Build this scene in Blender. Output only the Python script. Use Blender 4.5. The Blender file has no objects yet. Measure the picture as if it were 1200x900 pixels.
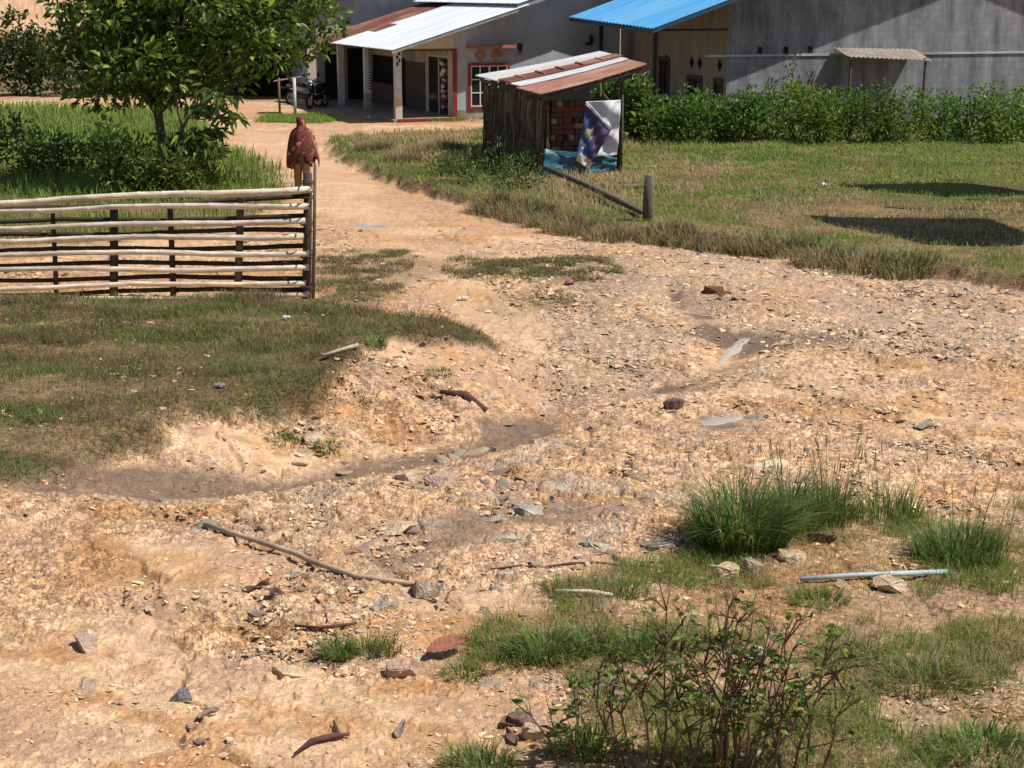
import bpy, bmesh, math, random
import numpy as np
from mathutils import Vector, Matrix, Euler

random.seed(7)
RNG = np.random.default_rng(11)
SC = bpy.context.scene
COL = SC.collection
R = math.radians

# ------------------------------------------------------------------ camera
F_PX, CAM_H = 1900.0, 4.2
PITCH = math.atan(460.0 / F_PX)
cp, sp = math.cos(PITCH), math.sin(PITCH)
cam_d = bpy.data.cameras.new('camera')
cam = bpy.data.objects.new('camera', cam_d)
COL.objects.link(cam)
cam.location = (0, 0, CAM_H)
cam.rotation_euler = (math.pi / 2 - PITCH, 0, 0)
cam_d.sensor_width = 36.0
cam_d.lens = 36.0 * F_PX / 1200.0
cam_d.clip_start = 0.1
cam_d.clip_end = 6000
SC.camera = cam


def ray(px, py):
    xc, yc = (px - 600) / F_PX, (450 - py) / F_PX
    return (xc, cp + yc * sp, -sp + yc * cp)


def G(px, py, z=0.0):
    d = ray(px, py)
    t = (z - CAM_H) / d[2]
    return (d[0] * t, d[1] * t)


def P(px, py, Y):
    d = ray(px, py)
    t = Y / d[1]
    return Vector((d[0] * t, Y, CAM_H + d[2] * t))


# ------------------------------------------------------------------ noise
def _hash(ix, iy, seed):
    h = np.sin(ix * 127.1 + iy * 311.7 + seed * 74.7) * 43758.5453
    return h - np.floor(h)


def vnoise(x, y, seed=0):
    xi, yi = np.floor(x), np.floor(y)
    fx, fy = x - xi, y - yi
    fx = fx * fx * (3 - 2 * fx)
    fy = fy * fy * (3 - 2 * fy)
    a = _hash(xi, yi, seed); b = _hash(xi + 1, yi, seed)
    c = _hash(xi, yi + 1, seed); d = _hash(xi + 1, yi + 1, seed)
    return (a + (b - a) * fx) * (1 - fy) + (c + (d - c) * fx) * fy


def fbm(x, y, seed=0, octv=4, gain=0.5):
    s, a, t = 0, 1.0, 0
    for i in range(octv):
        s = s + a * vnoise(x * 2 ** i + i * 17.3, y * 2 ** i - i * 9.1, seed + i)
        t += a
        a *= gain
    return s / t


def worley(x, y, seed=0):
    xi, yi = np.floor(x), np.floor(y)
    f1 = np.full(np.shape(x), 9.0); f2 = np.full(np.shape(x), 9.0); idv = np.zeros(np.shape(x))
    for dx in (-1, 0, 1):
        for dy in (-1, 0, 1):
            cx, cy = xi + dx, yi + dy
            px = cx + _hash(cx, cy, seed); py = cy + _hash(cx, cy, seed + 5)
            d = np.hypot(px - x, py - y)
            closer = d < f1
            f2 = np.where(closer, f1, np.minimum(f2, d))
            idv = np.where(closer, _hash(cx, cy, seed + 9), idv)
            f1 = np.where(closer, d, f1)
    return f1, f2, idv


def sstep(a, b, x):
    t = np.clip((x - a) / (b - a), 0, 1)
    return t * t * (3 - 2 * t)


def poly_sd(x, y, poly):
    """signed distance to a ground polygon, positive inside"""
    dmin = np.full(np.shape(x), 1e9)
    inside = np.zeros(np.shape(x), bool)
    n = len(poly)
    for i in range(n):
        ax, ay = poly[i]; bx, by = poly[(i + 1) % n]
        ex, ey = bx - ax, by - ay
        t = np.clip(((x - ax) * ex + (y - ay) * ey) / (ex * ex + ey * ey + 1e-12), 0, 1)
        d = np.hypot(x - ax - t * ex, y - ay - t * ey)
        dmin = np.minimum(dmin, d)
        if abs(ey) > 1e-9:
            c = ((ay > y) != (by > y)) & (x < ex * (y - ay) / ey + ax)
            inside ^= c
    return np.where(inside, dmin, -dmin)


def GP(*pts, z=0.0):
    return [G(*p, z) for p in pts]


# regions of the ground, in metres on the ground plane
FIELD = GP((380, 163), (395, 180), (440, 200), (490, 222), (540, 235), (600, 247), (660, 259), (720, 271), (800, 280), (880, 285),
           (940, 293), (1000, 304), (1240, 332), (1300, 60), (1000, 70), (720, 120), (640, 140), (600, 150), (540, 157), (470, 160), z=0.1)
BANK = GP((-250, 350), (200, 358), (300, 357), (380, 360), (450, 370), (540, 384), (600, 404), (570, 414), (500, 424), (440, 424),
          (402, 448), (385, 470), (330, 480), (270, 492), (200, 507), (100, 540), (-250, 590), z=0.27)
PATCH_A = GP((372, 305), (400, 296), (470, 296), (475, 345), (440, 356), (370, 338))
PATCH_B = GP((520, 308), (600, 300), (700, 308), (730, 320), (690, 332), (600, 325), (540, 320), z=0.03)
PATCH_C = GP((590, 345), (690, 342), (690, 358), (610, 362))
PATCH_D = GP((308, 136), (375, 134), (395, 140), (360, 145), (315, 143))
PATCH_E = GP((470, 138), (620, 136), (620, 143), (470, 143))
UNDER = GP((-250, 300), (100, 285), (200, 274), (290, 262), (335, 238), (326, 200), (295, 182), (260, 168), (236, 150), (225, 130), (-250, 120))
LOWER = GP((520, 800), (500, 775), (560, 745), (610, 705), (700, 672), (790, 652), (900, 645), (1000, 608), (1260, 590),
           (1260, 960), (500, 960), (520, 880), (640, 860), (640, 800))
LOWER_BARE = GP((555, 800), (660, 790), (690, 830), (660, 860), (540, 850))
FARGRASS = GP((-900, 100), (330, 118), (300, 40), (-900, 20))
WET1 = GP((-250, 574), (200, 557), (310, 556), (400, 543), (470, 524), (560, 504), (630, 482), (656, 468), (662, 492), (610, 514),
          (530, 536), (470, 550), (400, 556), (310, 570), (200, 584), (-250, 600))
WET2 = GP((786, 338), (815, 345), (850, 372), (905, 392), (875, 422), (820, 452), (700, 462), (690, 450), (800, 436), (850, 402), (800, 366))
WET3 = GP((800, 480), (845, 470), (880, 490), (860, 505), (815, 500))
WET4 = GP((470, 640), (560, 600), (650, 588), (700, 600), (640, 622), (560, 650), (480, 668))
WET5 = GP((880, 396), (985, 390), (995, 402), (930, 408))
MOUND = GP((410, 424), (470, 420), (540, 430), (590, 445), (560, 470), (470, 478), (420, 462), z=0.22)
STRATA = GP((380, 560), (560, 535), (760, 520), (900, 520), (840, 640), (700, 665), (480, 690), (380, 640))
GRAVEL_R = GP((640, 290), (720, 276), (1000, 308), (1240, 340), (1240, 420), (900, 400), (780, 470), (640, 470), (600, 400))
DARK_EDGE = GP((690, 268), (860, 283), (1000, 300), (1000, 308), (860, 290), (690, 276))
SANDY = GP((-100, 730), (200, 760), (380, 800), (520, 800), (640, 860), (600, 960), (-100, 960))
TRACK = GP((280, 150), (400, 178), (455, 240), (520, 300), (600, 350), (650, 410), (620, 440), (560, 405), (520, 372), (470, 340), (430, 290), (372, 230), (280, 190))
LOG_PIT = GP((640, 205), (760, 215), (765, 250), (700, 252))


PUDDLES = [(432, 266, .42, .35, .4), (862, 408, .16, .75, -.45), (842, 494, .34, .28, .2), (800, 350, .18, .7, .3)]


def bowl(x, y):
    m = np.zeros(np.shape(x))
    for px, py, rx, ry, rot in PUDDLES:
        gx, gy = G(px, py, -0.03)
        dx, dy = x - gx, y - gy
        u = (dx * math.cos(rot) + dy * math.sin(rot)) / rx; w = (-dx * math.sin(rot) + dy * math.cos(rot)) / ry
        m = np.maximum(m, np.exp(-(u * u + w * w) * 0.8))
    return m


def masks(x, y):
    n1 = fbm(x * 0.9, y * 0.9, 3, 4) - 0.5
    n2 = fbm(x * 3.1, y * 3.1, 21, 3) - 0.5
    m = {}
    m['field'] = poly_sd(x, y, FIELD)
    m['bank'] = poly_sd(x, y, BANK)
    m['n1'], m['n2'] = n1, n2
    return m


def height(x, y, fine=True):
    x = np.asarray(x, float); y = np.asarray(y, float)
    sf = poly_sd(x, y, FIELD); sb = poly_sd(x, y, BANK); sm = poly_sd(x, y, MOUND)
    w1 = poly_sd(x, y, WET1); w2 = poly_sd(x, y, WET2)
    n1 = fbm(x * 0.8, y * 0.8, 3, 4) - 0.5
    n2 = fbm(x * 2.7, y * 2.7, 21, 3) - 0.5
    h = 0.16 * (fbm(x * 0.16, y * 0.16, 40, 3) - 0.5) + 0.10 * n1
    h += 0.20 * sstep(-0.12, 0.22, sf + 0.6 * n2)
    h += 0.30 * sstep(-1.1, 0.5, sb + 0.7 * n1) + 0.10 * sstep(-0.05, 0.15, sb + 0.5 * n2)
    h += 0.26 * sstep(-0.6, 0.45, sm + 0.5 * n2 + 0.4 * n1)
    h -= 0.13 * sstep(-0.4, 0.15, w1 + 0.3 * n1 + 0.2 * n2) + 0.10 * sstep(-0.5, 0.15, w2 + 0.3 * n1)
    h -= 0.05 * bowl(x, y)
    h += 1.6 * sstep(6.4, 2.6, y)
    # wheel tracks on the far track and flow lines
    if fine:
        near = sstep(60, 25, y)
        h += near * 0.010 * (fbm(x * 6, y * 6, 55, 4) - 0.5) * 2
    return h


def H1(x, y):
    return float(height(np.array([x]), np.array([y]))[0])


def on(px, py):
    """the point where the ray meets the terrain"""
    z = 0.0
    for _ in range(6):
        x, y = G(px, py, z)
        z = H1(x, y)
    return Vector((x, y, z))


# ------------------------------------------------------------------ materials
MATS = {}


def new_mat(name):
    m = bpy.data.materials.new(name)
    m.use_nodes = True
    nt = m.node_tree
    return m, nt, nt.nodes['Principled BSDF']


def mat(name, c1, c2=None, rough=0.8, scale=6.0, bump=0.15, metal=0.0, detail=6.0, stretch=None, spec=0.3, contrast=(0.35, 0.65), bscale=None, c3=None):
    if name in MATS:
        return MATS[name]
    m, nt, b = new_mat(name)
    N, L = nt.nodes, nt.links
    tc = N.new('ShaderNodeTexCoord')
    mp = N.new('ShaderNodeMapping')
    L.new(tc.outputs['Object'], mp.inputs['Vector'])
    if stretch:
        mp.inputs['Scale'].default_value = stretch
    nz = N.new('ShaderNodeTexNoise')
    nz.inputs['Scale'].default_value = scale
    nz.inputs['Detail'].default_value = detail
    nz.inputs['Roughness'].default_value = 0.65
    L.new(mp.outputs['Vector'], nz.inputs['Vector'])
    c2 = c2 or tuple(v * 0.7 for v in c1)
    rp = N.new('ShaderNodeValToRGB')
    rp.color_ramp.elements[0].position = contrast[0]
    rp.color_ramp.elements[1].position = contrast[1]
    rp.color_ramp.elements[0].color = (*c2, 1)
    rp.color_ramp.elements[1].color = (*c1, 1)
    L.new(nz.outputs['Fac'], rp.inputs['Fac'])
    out = rp.outputs['Color']
    if c3:
        nz3 = N.new('ShaderNodeTexNoise')
        nz3.inputs['Scale'].default_value = scale * 0.27
        nz3.inputs['Detail'].default_value = 5
        L.new(mp.outputs['Vector'], nz3.inputs['Vector'])
        r3 = N.new('ShaderNodeValToRGB')
        r3.color_ramp.elements[0].position = 0.48
        r3.color_ramp.elements[1].position = 0.66
        L.new(nz3.outputs['Fac'], r3.inputs['Fac'])
        mx = N.new('ShaderNodeMix'); mx.data_type = 'RGBA'
        L.new(r3.outputs['Color'], mx.inputs[0])
        L.new(out, mx.inputs[6])
        mx.inputs[7].default_value = (*c3, 1)
        out = mx.outputs[2]
    L.new(out, b.inputs['Base Color'])
    b.inputs['Roughness'].default_value = rough
    b.inputs['Metallic'].default_value = metal
    b.inputs['Specular IOR Level'].default_value = spec
    if bump:
        bp = N.new('ShaderNodeBump')
        bp.inputs['Strength'].default_value = bump
        bp.inputs['Distance'].default_value = 0.03
        nb = N.new('ShaderNodeTexNoise')
        nb.inputs['Scale'].default_value = bscale or scale * 5
        nb.inputs['Detail'].default_value = 4
        L.new(mp.outputs['Vector'], nb.inputs['Vector'])
        L.new(nb.outputs['Fac'], bp.inputs['Height'])
        L.new(bp.outputs['Normal'], b.inputs['Normal'])
    MATS[name] = m
    return m


def mat_attr(name, rough=0.6, transl=0.0, bump=0.0, bscale=40, spec=0.3, var=0.0, vscale=30):
    if name in MATS:
        return MATS[name]
    m, nt, b = new_mat(name)
    N, L = nt.nodes, nt.links
    at = N.new('ShaderNodeAttribute'); at.attribute_name = 'Col'
    out = at.outputs['Color']
    tc = N.new('ShaderNodeTexCoord')
    if var:
        nz = N.new('ShaderNodeTexNoise')
        nz.inputs['Scale'].default_value = vscale
        nz.inputs['Detail'].default_value = 5
        L.new(tc.outputs['Object'], nz.inputs['Vector'])
        mr = N.new('ShaderNodeMapRange')
        mr.inputs['From Min'].default_value = 0.3; mr.inputs['From Max'].default_value = 0.7
        mr.inputs['To Min'].default_value = 1 - var; mr.inputs['To Max'].default_value = 1 + var
        L.new(nz.outputs['Fac'], mr.inputs['Value'])
        mx = N.new('ShaderNodeMix'); mx.data_type = 'RGBA'; mx.blend_type = 'MULTIPLY'
        mx.inputs[0].default_value = 1
        L.new(out, mx.inputs[6]); L.new(mr.outputs[0], mx.inputs[7])
        out = mx.outputs[2]
    L.new(out, b.inputs['Base Color'])
    b.inputs['Roughness'].default_value = rough
    b.inputs['Specular IOR Level'].default_value = spec
    if bump:
        bp = N.new('ShaderNodeBump')
        bp.inputs['Strength'].default_value = bump; bp.inputs['Distance'].default_value = 0.02
        nb = N.new('ShaderNodeTexNoise'); nb.inputs['Scale'].default_value = bscale; nb.inputs['Detail'].default_value = 6
        L.new(tc.outputs['Object'], nb.inputs['Vector'])
        L.new(nb.outputs['Fac'], bp.inputs['Height']); L.new(bp.outputs['Normal'], b.inputs['Normal'])
    if transl:
        tr = N.new('ShaderNodeBsdfTranslucent')
        L.new(out, tr.inputs['Color'])
        ms = N.new('ShaderNodeMixShader'); ms.inputs[0].default_value = transl
        L.new(b.outputs[0], ms.inputs[1]); L.new(tr.outputs[0], ms.inputs[2])
        L.new(ms.outputs[0], nt.nodes['Material Output'].inputs['Surface'])
    MATS[name] = m
    return m


# ------------------------------------------------------------------ mesh helpers
def mesh_np(name, verts, quads=None, tris=None, cols=None, smooth=False):
    me = bpy.data.meshes.new(name)
    verts = np.asarray(verts, np.float32)
    me.vertices.add(len(verts))
    me.vertices.foreach_set('co', verts.ravel())
    parts, starts, off = [], [], 0
    if quads is not None and len(quads):
        parts.append(np.asarray(quads, np.int32).ravel())
        starts.append(np.arange(len(quads), dtype=np.int32) * 4); off += len(quads) * 4
    if tris is not None and len(tris):
        parts.append(np.asarray(tris, np.int32).ravel())
        starts.append(off + np.arange(len(tris), dtype=np.int32) * 3)
    lp = np.concatenate(parts); st = np.concatenate(starts)
    me.loops.add(len(lp)); me.loops.foreach_set('vertex_index', lp)
    me.polygons.add(len(st)); me.polygons.foreach_set('loop_start', st)
    me.polygons.foreach_set('use_smooth', np.full(len(st), smooth, bool))
    me.update(calc_edges=True)
    if cols is not None:
        ca = me.attributes.new('Col', 'FLOAT_COLOR', 'POINT')
        c4 = np.ones((len(verts), 4), np.float32); c4[:, :3] = cols
        ca.data.foreach_set('color', c4.ravel())
    return me


def tag(o, label=None, cat=None, group=None, kind=None):
    if label: o['label'] = label
    if cat: o['category'] = cat
    if group: o['group'] = group
    if kind: o['kind'] = kind
    return o


def empty(name, loc=(0, 0, 0), label=None, cat=None, group=None, rz=0.0):
    o = bpy.data.objects.new(name, None)
    o.empty_display_size = 0.2
    COL.objects.link(o)
    o.location = loc
    o.rotation_euler = (0, 0, rz)
    return tag(o, label, cat, group)


def link(name, me, m, parent=None, world=True):
    """link a mesh; when world is true its vertices are in world metres and it is set under its thing's base"""
    o = bpy.data.objects.new(name, me)
    COL.objects.link(o)
    if m is not None:
        me.materials.append(m)
    if parent is not None:
        o.parent = parent
        if world:
            b = parent
            M = Matrix.Identity(4)
            chain = []
            while b is not None:
                chain.append(b); b = b.parent
            for b in reversed(chain):
                M = M @ Matrix.LocRotScale(b.location, b.rotation_euler, b.scale)
            me.transform(M.inverted())
    return o


def base_origin(o):
    """move a single-mesh thing's origin to its base"""
    me = o.data
    n = len(me.vertices)
    co = np.empty(n * 3, np.float32); me.vertices.foreach_get('co', co)
    co = co.reshape(-1, 3)
    c = Vector((float((co[:, 0].min() + co[:, 0].max()) / 2), float((co[:, 1].min() + co[:, 1].max()) / 2), float(co[:, 2].min())))
    me.transform(Matrix.Translation(-c))
    o.location = c
    return o


class MB:
    def __init__(s):
        s.v, s.f = [], []

    def add(s, vs, fs):
        k = len(s.v)
        s.v += [tuple(v) for v in vs]
        s.f += [tuple(i + k for i in f) for f in fs]
        return s

    def hexa(s, p):
        return s.add(p, [(0, 3, 2, 1), (4, 5, 6, 7), (0, 1, 5, 4), (1, 2, 6, 5), (2, 3, 7, 6), (3, 0, 4, 7)])

    def box(s, c, size, M=None):
        x, y, z = size[0] / 2, size[1] / 2, size[2] / 2
        pts = [Vector(q) for q in ((-x, -y, -z), (x, -y, -z), (x, y, -z), (-x, y, -z), (-x, -y, z), (x, -y, z), (x, y, z), (-x, y, z))]
        if M is not None:
            pts = [M @ q for q in pts]
        return s.hexa([q + Vector(c) for q in pts])

    def tube(s, pts, rad, n=8, cap=True, jitter=0.0):
        pts = [Vector(p) for p in pts]
        if not hasattr(rad, '__len__'):
            rad = [rad] * len(pts)
        k = len(s.v)
        ref = None
        for i, p in enumerate(pts):
            d = (pts[min(i + 1, len(pts) - 1)] - pts[max(i - 1, 0)]).normalized()
            if ref is None:
                ref = d.orthogonal().normalized()
            a = (ref - d * ref.dot(d)).normalized(); ref = a
            b = d.cross(a)
            for j in range(n):
                t = 2 * math.pi * j / n
                r = rad[i] * (1 + random.uniform(-jitter, jitter))
                s.v.append(tuple(p + a * (math.cos(t) * r) + b * (math.sin(t) * r)))
        for i in range(len(pts) - 1):
            for j in range(n):
                s.f.append((k + i * n + j, k + i * n + (j + 1) % n, k + (i + 1) * n + (j + 1) % n, k + (i + 1) * n + j))
        if cap:
            s.f.append(tuple(k + j for j in reversed(range(n))))
            s.f.append(tuple(k + (len(pts) - 1) * n + j for j in range(n)))
        return s

    def prism(s, pts, off):
        n = len(pts)
        off = Vector(off)
        p = [Vector(q) for q in pts]
        return s.add(p + [q + off for q in p], [tuple(range(n))[::-1], tuple(range(n, 2 * n))] + [(i, (i + 1) % n, n + (i + 1) % n, n + i) for i in range(n)])

    def build(s, name, m, parent=None, smooth=False, world=True):
        me = bpy.data.meshes.new(name)
        me.from_pydata(s.v, [], s.f)
        bm = bmesh.new(); bm.from_mesh(me)
        bmesh.ops.recalc_face_normals(bm, faces=bm.faces)
        for f in bm.faces: f.smooth = smooth
        bm.to_mesh(me); bm.free()
        return link(name, me, m, parent, world)


def copy_tree(o, parent=None):
    c = o.copy(); COL.objects.link(c)
    if parent is not None:
        c.parent = parent
    for ch in list(o.children):
        copy_tree(ch, c)
    return c


class Frame:
    def __init__(s, o, ang):
        s.o = Vector((o[0], o[1], o[2] if len(o) > 2 else 0))
        s.u = Vector((math.cos(ang), math.sin(ang), 0)); s.w = Vector((-math.sin(ang), math.cos(ang), 0))

    def __call__(s, a, t, z):
        return s.o + s.u * a + s.w * t + Vector((0, 0, z))

    def box(s, mb, a0, a1, t0, t1, z0, z1):
        return mb.hexa([s(a0, t0, z0), s(a1, t0, z0), s(a1, t1, z0), s(a0, t1, z0), s(a0, t0, z1), s(a1, t0, z1), s(a1, t1, z1), s(a0, t1, z1)])


def sheet(mb, p00, p10, p11, p01, waves, amp=0.018, th=0.012, nlen=6, sag=0.0):
    """corrugated roofing sheet: ridges run from p00-p10 side along first direction; waves across the second"""
    p00, p10, p11, p01 = map(Vector, (p00, p10, p11, p01))
    nw = waves * 4 + 1
    nrm = (p10 - p00).cross(p01 - p00).normalized()
    if nrm.z < 0: nrm = -nrm
    top, bot = [], []
    for i in range(nlen + 1):
        a = i / nlen
        for j in range(nw):
            b = j / (nw - 1)
            q = (p00 * (1 - a) + p10 * a) * (1 - b) + (p01 * (1 - a) + p11 * a) * b
            q = q + nrm * (amp * math.sin(b * waves * 2 * math.pi) - sag * math.sin(a * math.pi) + random.uniform(-1, 1) * amp * 0.15)
            top.append(q); bot.append(q - nrm * th)
    n = len(top)
    fs = []
    for i in range(nlen):
        for j in range(nw - 1):
            k = i * nw + j
            fs.append((k, k + 1, k + nw + 1, k + nw))
            fs.append((n + k, n + k + nw, n + k + nw + 1, n + k + 1))
    for j in range(nw - 1):
        fs.append((j, n + j, n + j + 1, j + 1))
        k = nlen * nw + j
        fs.append((k, k + 1, n + k + 1, n + k))
    for i in range(nlen):
        k = i * nw
        fs.append((k, k + nw, n + k + nw, n + k))
        k = i * nw + nw - 1
        fs.append((k, n + k, n + k + nw, k + nw))
    return mb.add(top + bot, fs)


# ------------------------------------------------------------------ ground
def build_ground():
    ys = np.concatenate([np.linspace(985, 560, 330), np.linspace(560, 60, 400)[1:]])
    Y = []
    for py in ys:
        Y.append(G(600, py)[1])
    Y = np.array(Y)
    lo = np.array([-40, -20, -8, -2, 1, 2.5, 3.5, 4.2, 5, 5.8, 6.6, 7.1, 7.5])
    lo = lo[lo < Y[0] - 0.1]
    hi = np.array([125, 140, 160, 190, 230, 300, 420, 600, 1000, 1800, 3500.0])
    hi = hi[hi > Y[-1] + 4]
    Y = np.concatenate([lo, Y, hi])
    uc = np.linspace(-0.345, 0.345, 860)
    ul = np.array([-12, -6, -3, -1.8, -1.2, -0.85, -0.65, -0.52, -0.44, -0.39, -0.365])
    U = np.concatenate([ul, uc, -ul[::-1]])
    YY, UU = np.meshgrid(Y, U, indexing='ij')
    XX = UU * np.maximum(YY, 7.0)
    x, y = XX.ravel(), YY.ravel()
    sf = poly_sd(x, y, FIELD); sb = poly_sd(x, y, BANK)
    n1 = fbm(x * 0.8, y * 0.8, 3, 4) - 0.5
    n2 = fbm(x * 2.7, y * 2.7, 21, 3) - 0.5
    n3 = fbm(x * 9, y * 9, 77, 3) - 0.5
    h = height(x, y)

    def soft(poly, e, amp):
        return sstep(-e, e, poly_sd(x, y, poly) + amp * n1 + amp * 0.6 * n2)
    g_field = sstep(-0.02, 0.14, sf + 0.7 * n2)
    g_bank = sstep(-0.04, 0.10, sb + 0.6 * n2)
    g_a = soft(PATCH_A, 0.5, 2.4); g_b = soft(PATCH_B, 0.6, 2.2); g_c = soft(PATCH_C, 0.6, 2.0)
    g_u = soft(UNDER, 0.4, 1.0); g_l = soft(LOWER, 0.2, 0.9) * (1 - soft(LOWER_BARE, 0.15, 0.5))
    g_f = soft(FARGRASS, 2, 4); g_d = soft(PATCH_D, 1.0, 2); g_e = soft(PATCH_E, 1.0, 3)
    def vein(poly, off, amp):
        return sstep(-0.12, 0.14, poly_sd(x, y, poly) - off + amp * n1 + amp * 0.8 * n2 + 0.25 * n3)
    wet = np.maximum.reduce([vein(WET1, 0.0, 0.4), 0.45 * soft(WET1, 0.3, 0.8), vein(WET2, 0.12, 1.3), 0.4 * soft(WET2, 0.3, 0.9), soft(WET3, 0.2, 0.6), 0.8 * soft(WET4, 0.25, 1.2), 0.8 * soft(WET5, 0.2, 0.5)])
    strata = soft(STRATA, 0.5, 1.2)
    grav = soft(GRAVEL_R, 0.8, 2.0)
    grass = np.clip(np.maximum.reduce([g_field, g_bank, g_u, g_l * 0.42, g_f, g_a * 0.55, g_b * 0.55, g_c * 0.4, g_d * 0.7, g_e * 0.5]), 0, 1)
    # stones pressed in the surface (displaced cells)
    near = sstep(48, 18, y)
    smooth = sstep(0.50, 0.64, fbm(x * 0.45, y * 0.7, 505, 4)) * (1 - 0.8 * strata) * (1 - 0.7 * grav)
    smooth = np.maximum(smooth, 0.85 * soft(SANDY, 0.3, 1.0))
    trk = soft(TRACK, 0.5, 1.6)
    smooth = np.maximum(smooth, 0.9 * trk)
    bare = (1 - 0.9 * grass) * (1 - 0.6 * wet) * near * (1 - bowl(x, y))
    wx, wy = x + 0.10 * n3, y + 0.14 * n3
    f1, f2, idv = worley(wx * 7.5, wy * 6.0, 31)
    keep = (idv > 0.80 - 0.22 * strata - 0.20 * grav + 0.15 * smooth)
    st1 = sstep(0.03, 0.22, f2 - f1) * keep
    h += bare * st1 * (0.012 + 0.03 * np.clip(idv - 0.6, 0, 1))
    g1, g2, gid = worley(wx * 17, wy * 14, 91)
    st2 = sstep(0.04, 0.3, g2 - g1) * (gid > 0.45 + 0.35 * smooth)
    h += bare * st2 * 0.013 * sstep(34, 16, y)
    p1, p2, pid = worley(wx * 36, wy * 30, 191)
    h += bare * (1 - 0.7 * smooth) * sstep(22, 12, y) * sstep(0.05, 0.35, p2 - p1) * 0.008 * (pid > 0.3)
    # slabs of layered rock cropping out, tilted plates
    qx, qy = x * 0.94 + y * 0.25, y * 0.97 - x * 0.25
    l1, l2, lid = worley((qx + 0.12 * n2) * 2.6, (qy + 0.2 * n2) * 3.6, 401)
    plate = sstep(0.02, 0.09, l2 - l1) * (lid > 0.42)
    h += strata * bare * plate * (0.010 + 0.035 * (lid - 0.42) + 0.04 * (l1 - 0.3))
    h += bare * (0.006 * n3 + 0.022 * n2 * (1 - 0.5 * smooth))
    # little rills washed down the slope
    rill = np.abs(fbm(x * 1.1 + 0.5 * y + 0.8 * n2, y * 0.35, 701, 4) - 0.5)
    h -= bare * 0.04 * sstep(0.06, 0.0, rill)
    # colours (albedo)
    t = fbm(x * 0.55, y * 0.8, 5, 5)[:, None]
    t2 = fbm(x * 1.6, y * 2.6, 15, 5)[:, None]
    t3 = fbm(x * 14, y * 14, 25, 3)[:, None]
    tan = np.array([0.53, 0.35, 0.20]); pale = np.array([0.66, 0.48, 0.305]); orange = np.array([0.48, 0.28, 0.135])
    pink = np.array([0.47, 0.325, 0.23]); grey = np.array([0.42, 0.34, 0.265]); slate = np.array([0.36, 0.325, 0.27])
    c = tan + (pale - tan) * sstep(0.42, 0.62, t)
    c = c + (orange - c) * (0.85 * sstep(0.54, 0.70, t2))
    c = c + (pink - c) * (0.7 * sstep(0.50, 0.36, t2))
    c = c * (0.80 + 0.40 * t3)
    gk = (grav * (0.25 + 0.5 * sstep(0.4, 0.6, fbm(x * 0.8, y * 0.8, 808, 3))))[:, None]
    c = c + (grey - c) * gk
    c = c * (1 - 0.22 * sstep(0.07, 0.0, rill) * bare)[:, None]
    c = c + (pale * 0.97 - c) * (0.45 * trk)[:, None]
    # stones' own colours
    k1 = (st1 * (1 - 0.9 * grass) * near)[:, None]
    ic = _hash(np.floor(idv * 9999), idv * 0, 3)[:, None]
    sc1 = np.where(ic > 0.90, slate, np.where(ic > 0.68, pale * 1.05, np.where(ic > 0.45, pink * 1.05, tan)))
    c = c + (sc1 - c) * k1 * 0.7
    cellvar = (0.78 + 0.44 * gid)[:, None]
    c = c * (1 + (cellvar - 1) * (bare * (1 - 0.7 * smooth) * sstep(40, 14, y))[:, None])
    pk = (strata * plate * bare)[:, None]
    lc = np.where(lid[:, None] > 0.80, slate * 1.1, np.where(lid[:, None] > 0.6, pink, pale))
    c = c + (lc - c) * pk * 0.55
    # gaps between stones are darker
    gap = (strata * bare * (sstep(0.05, 0.0, l2 - l1)) * 0.35 + bare * (1 - smooth) * sstep(0.06, 0.0, f2 - f1) * keep * 0.3)[:, None]
    c = c * (1 - gap)
    # wet mud
    wc = np.array([0.165, 0.12, 0.09])
    c = c + (wc * (0.8 + 0.5 * t3) - c) * (wet * 0.85)[:, None]
    # soil among grass: brown with dead litter
    gsoil = np.array([0.12, 0.09, 0.045]); ggreen = np.array([0.07, 0.105, 0.022]); gdry = np.array([0.23, 0.17, 0.09])
    tg = fbm(x * 1.3, y * 1.3, 131, 4)[:, None]
    gc = gsoil + (gdry - gsoil) * sstep(0.45, 0.7, tg)
    gc = gc + (ggreen - gc) * (0.5 * sstep(0.52, 0.38, tg))
    gc = gc * (0.75 + 0.5 * t3)
    c = c + (gc - c) * np.clip(grass * 0.92, 0, 1)[:, None]
    # darker brown band along the field's edge
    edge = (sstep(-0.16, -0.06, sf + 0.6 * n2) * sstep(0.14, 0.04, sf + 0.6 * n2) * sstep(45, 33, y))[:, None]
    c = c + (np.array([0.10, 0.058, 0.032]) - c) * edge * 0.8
    stony = np.clip(bare * (1 - 0.75 * smooth) + 0.7 * grass, 0, 1)
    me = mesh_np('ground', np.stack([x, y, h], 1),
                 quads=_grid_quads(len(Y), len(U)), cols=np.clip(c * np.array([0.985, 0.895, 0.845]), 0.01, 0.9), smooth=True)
    wa = me.attributes.new('Wet', 'FLOAT', 'POINT'); wa.data.foreach_set('value', wet.astype(np.float32))
    sa = me.attributes.new('Stony', 'FLOAT', 'POINT'); sa.data.foreach_set('value', stony.astype(np.float32))
    m, nt, b = new_mat('bare_earth')
    N, L = nt.nodes, nt.links
    at = N.new('ShaderNodeAttribute'); at.attribute_name = 'Col'
    aw = N.new('ShaderNodeAttribute'); aw.attribute_name = 'Wet'
    tc = N.new('ShaderNodeTexCoord')
    nz = N.new('ShaderNodeTexNoise'); nz.inputs['Scale'].default_value = 38; nz.inputs['Detail'].default_value = 7; nz.inputs['Roughness'].default_value = 0.7
    L.new(tc.outputs['Object'], nz.inputs['Vector'])
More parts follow.
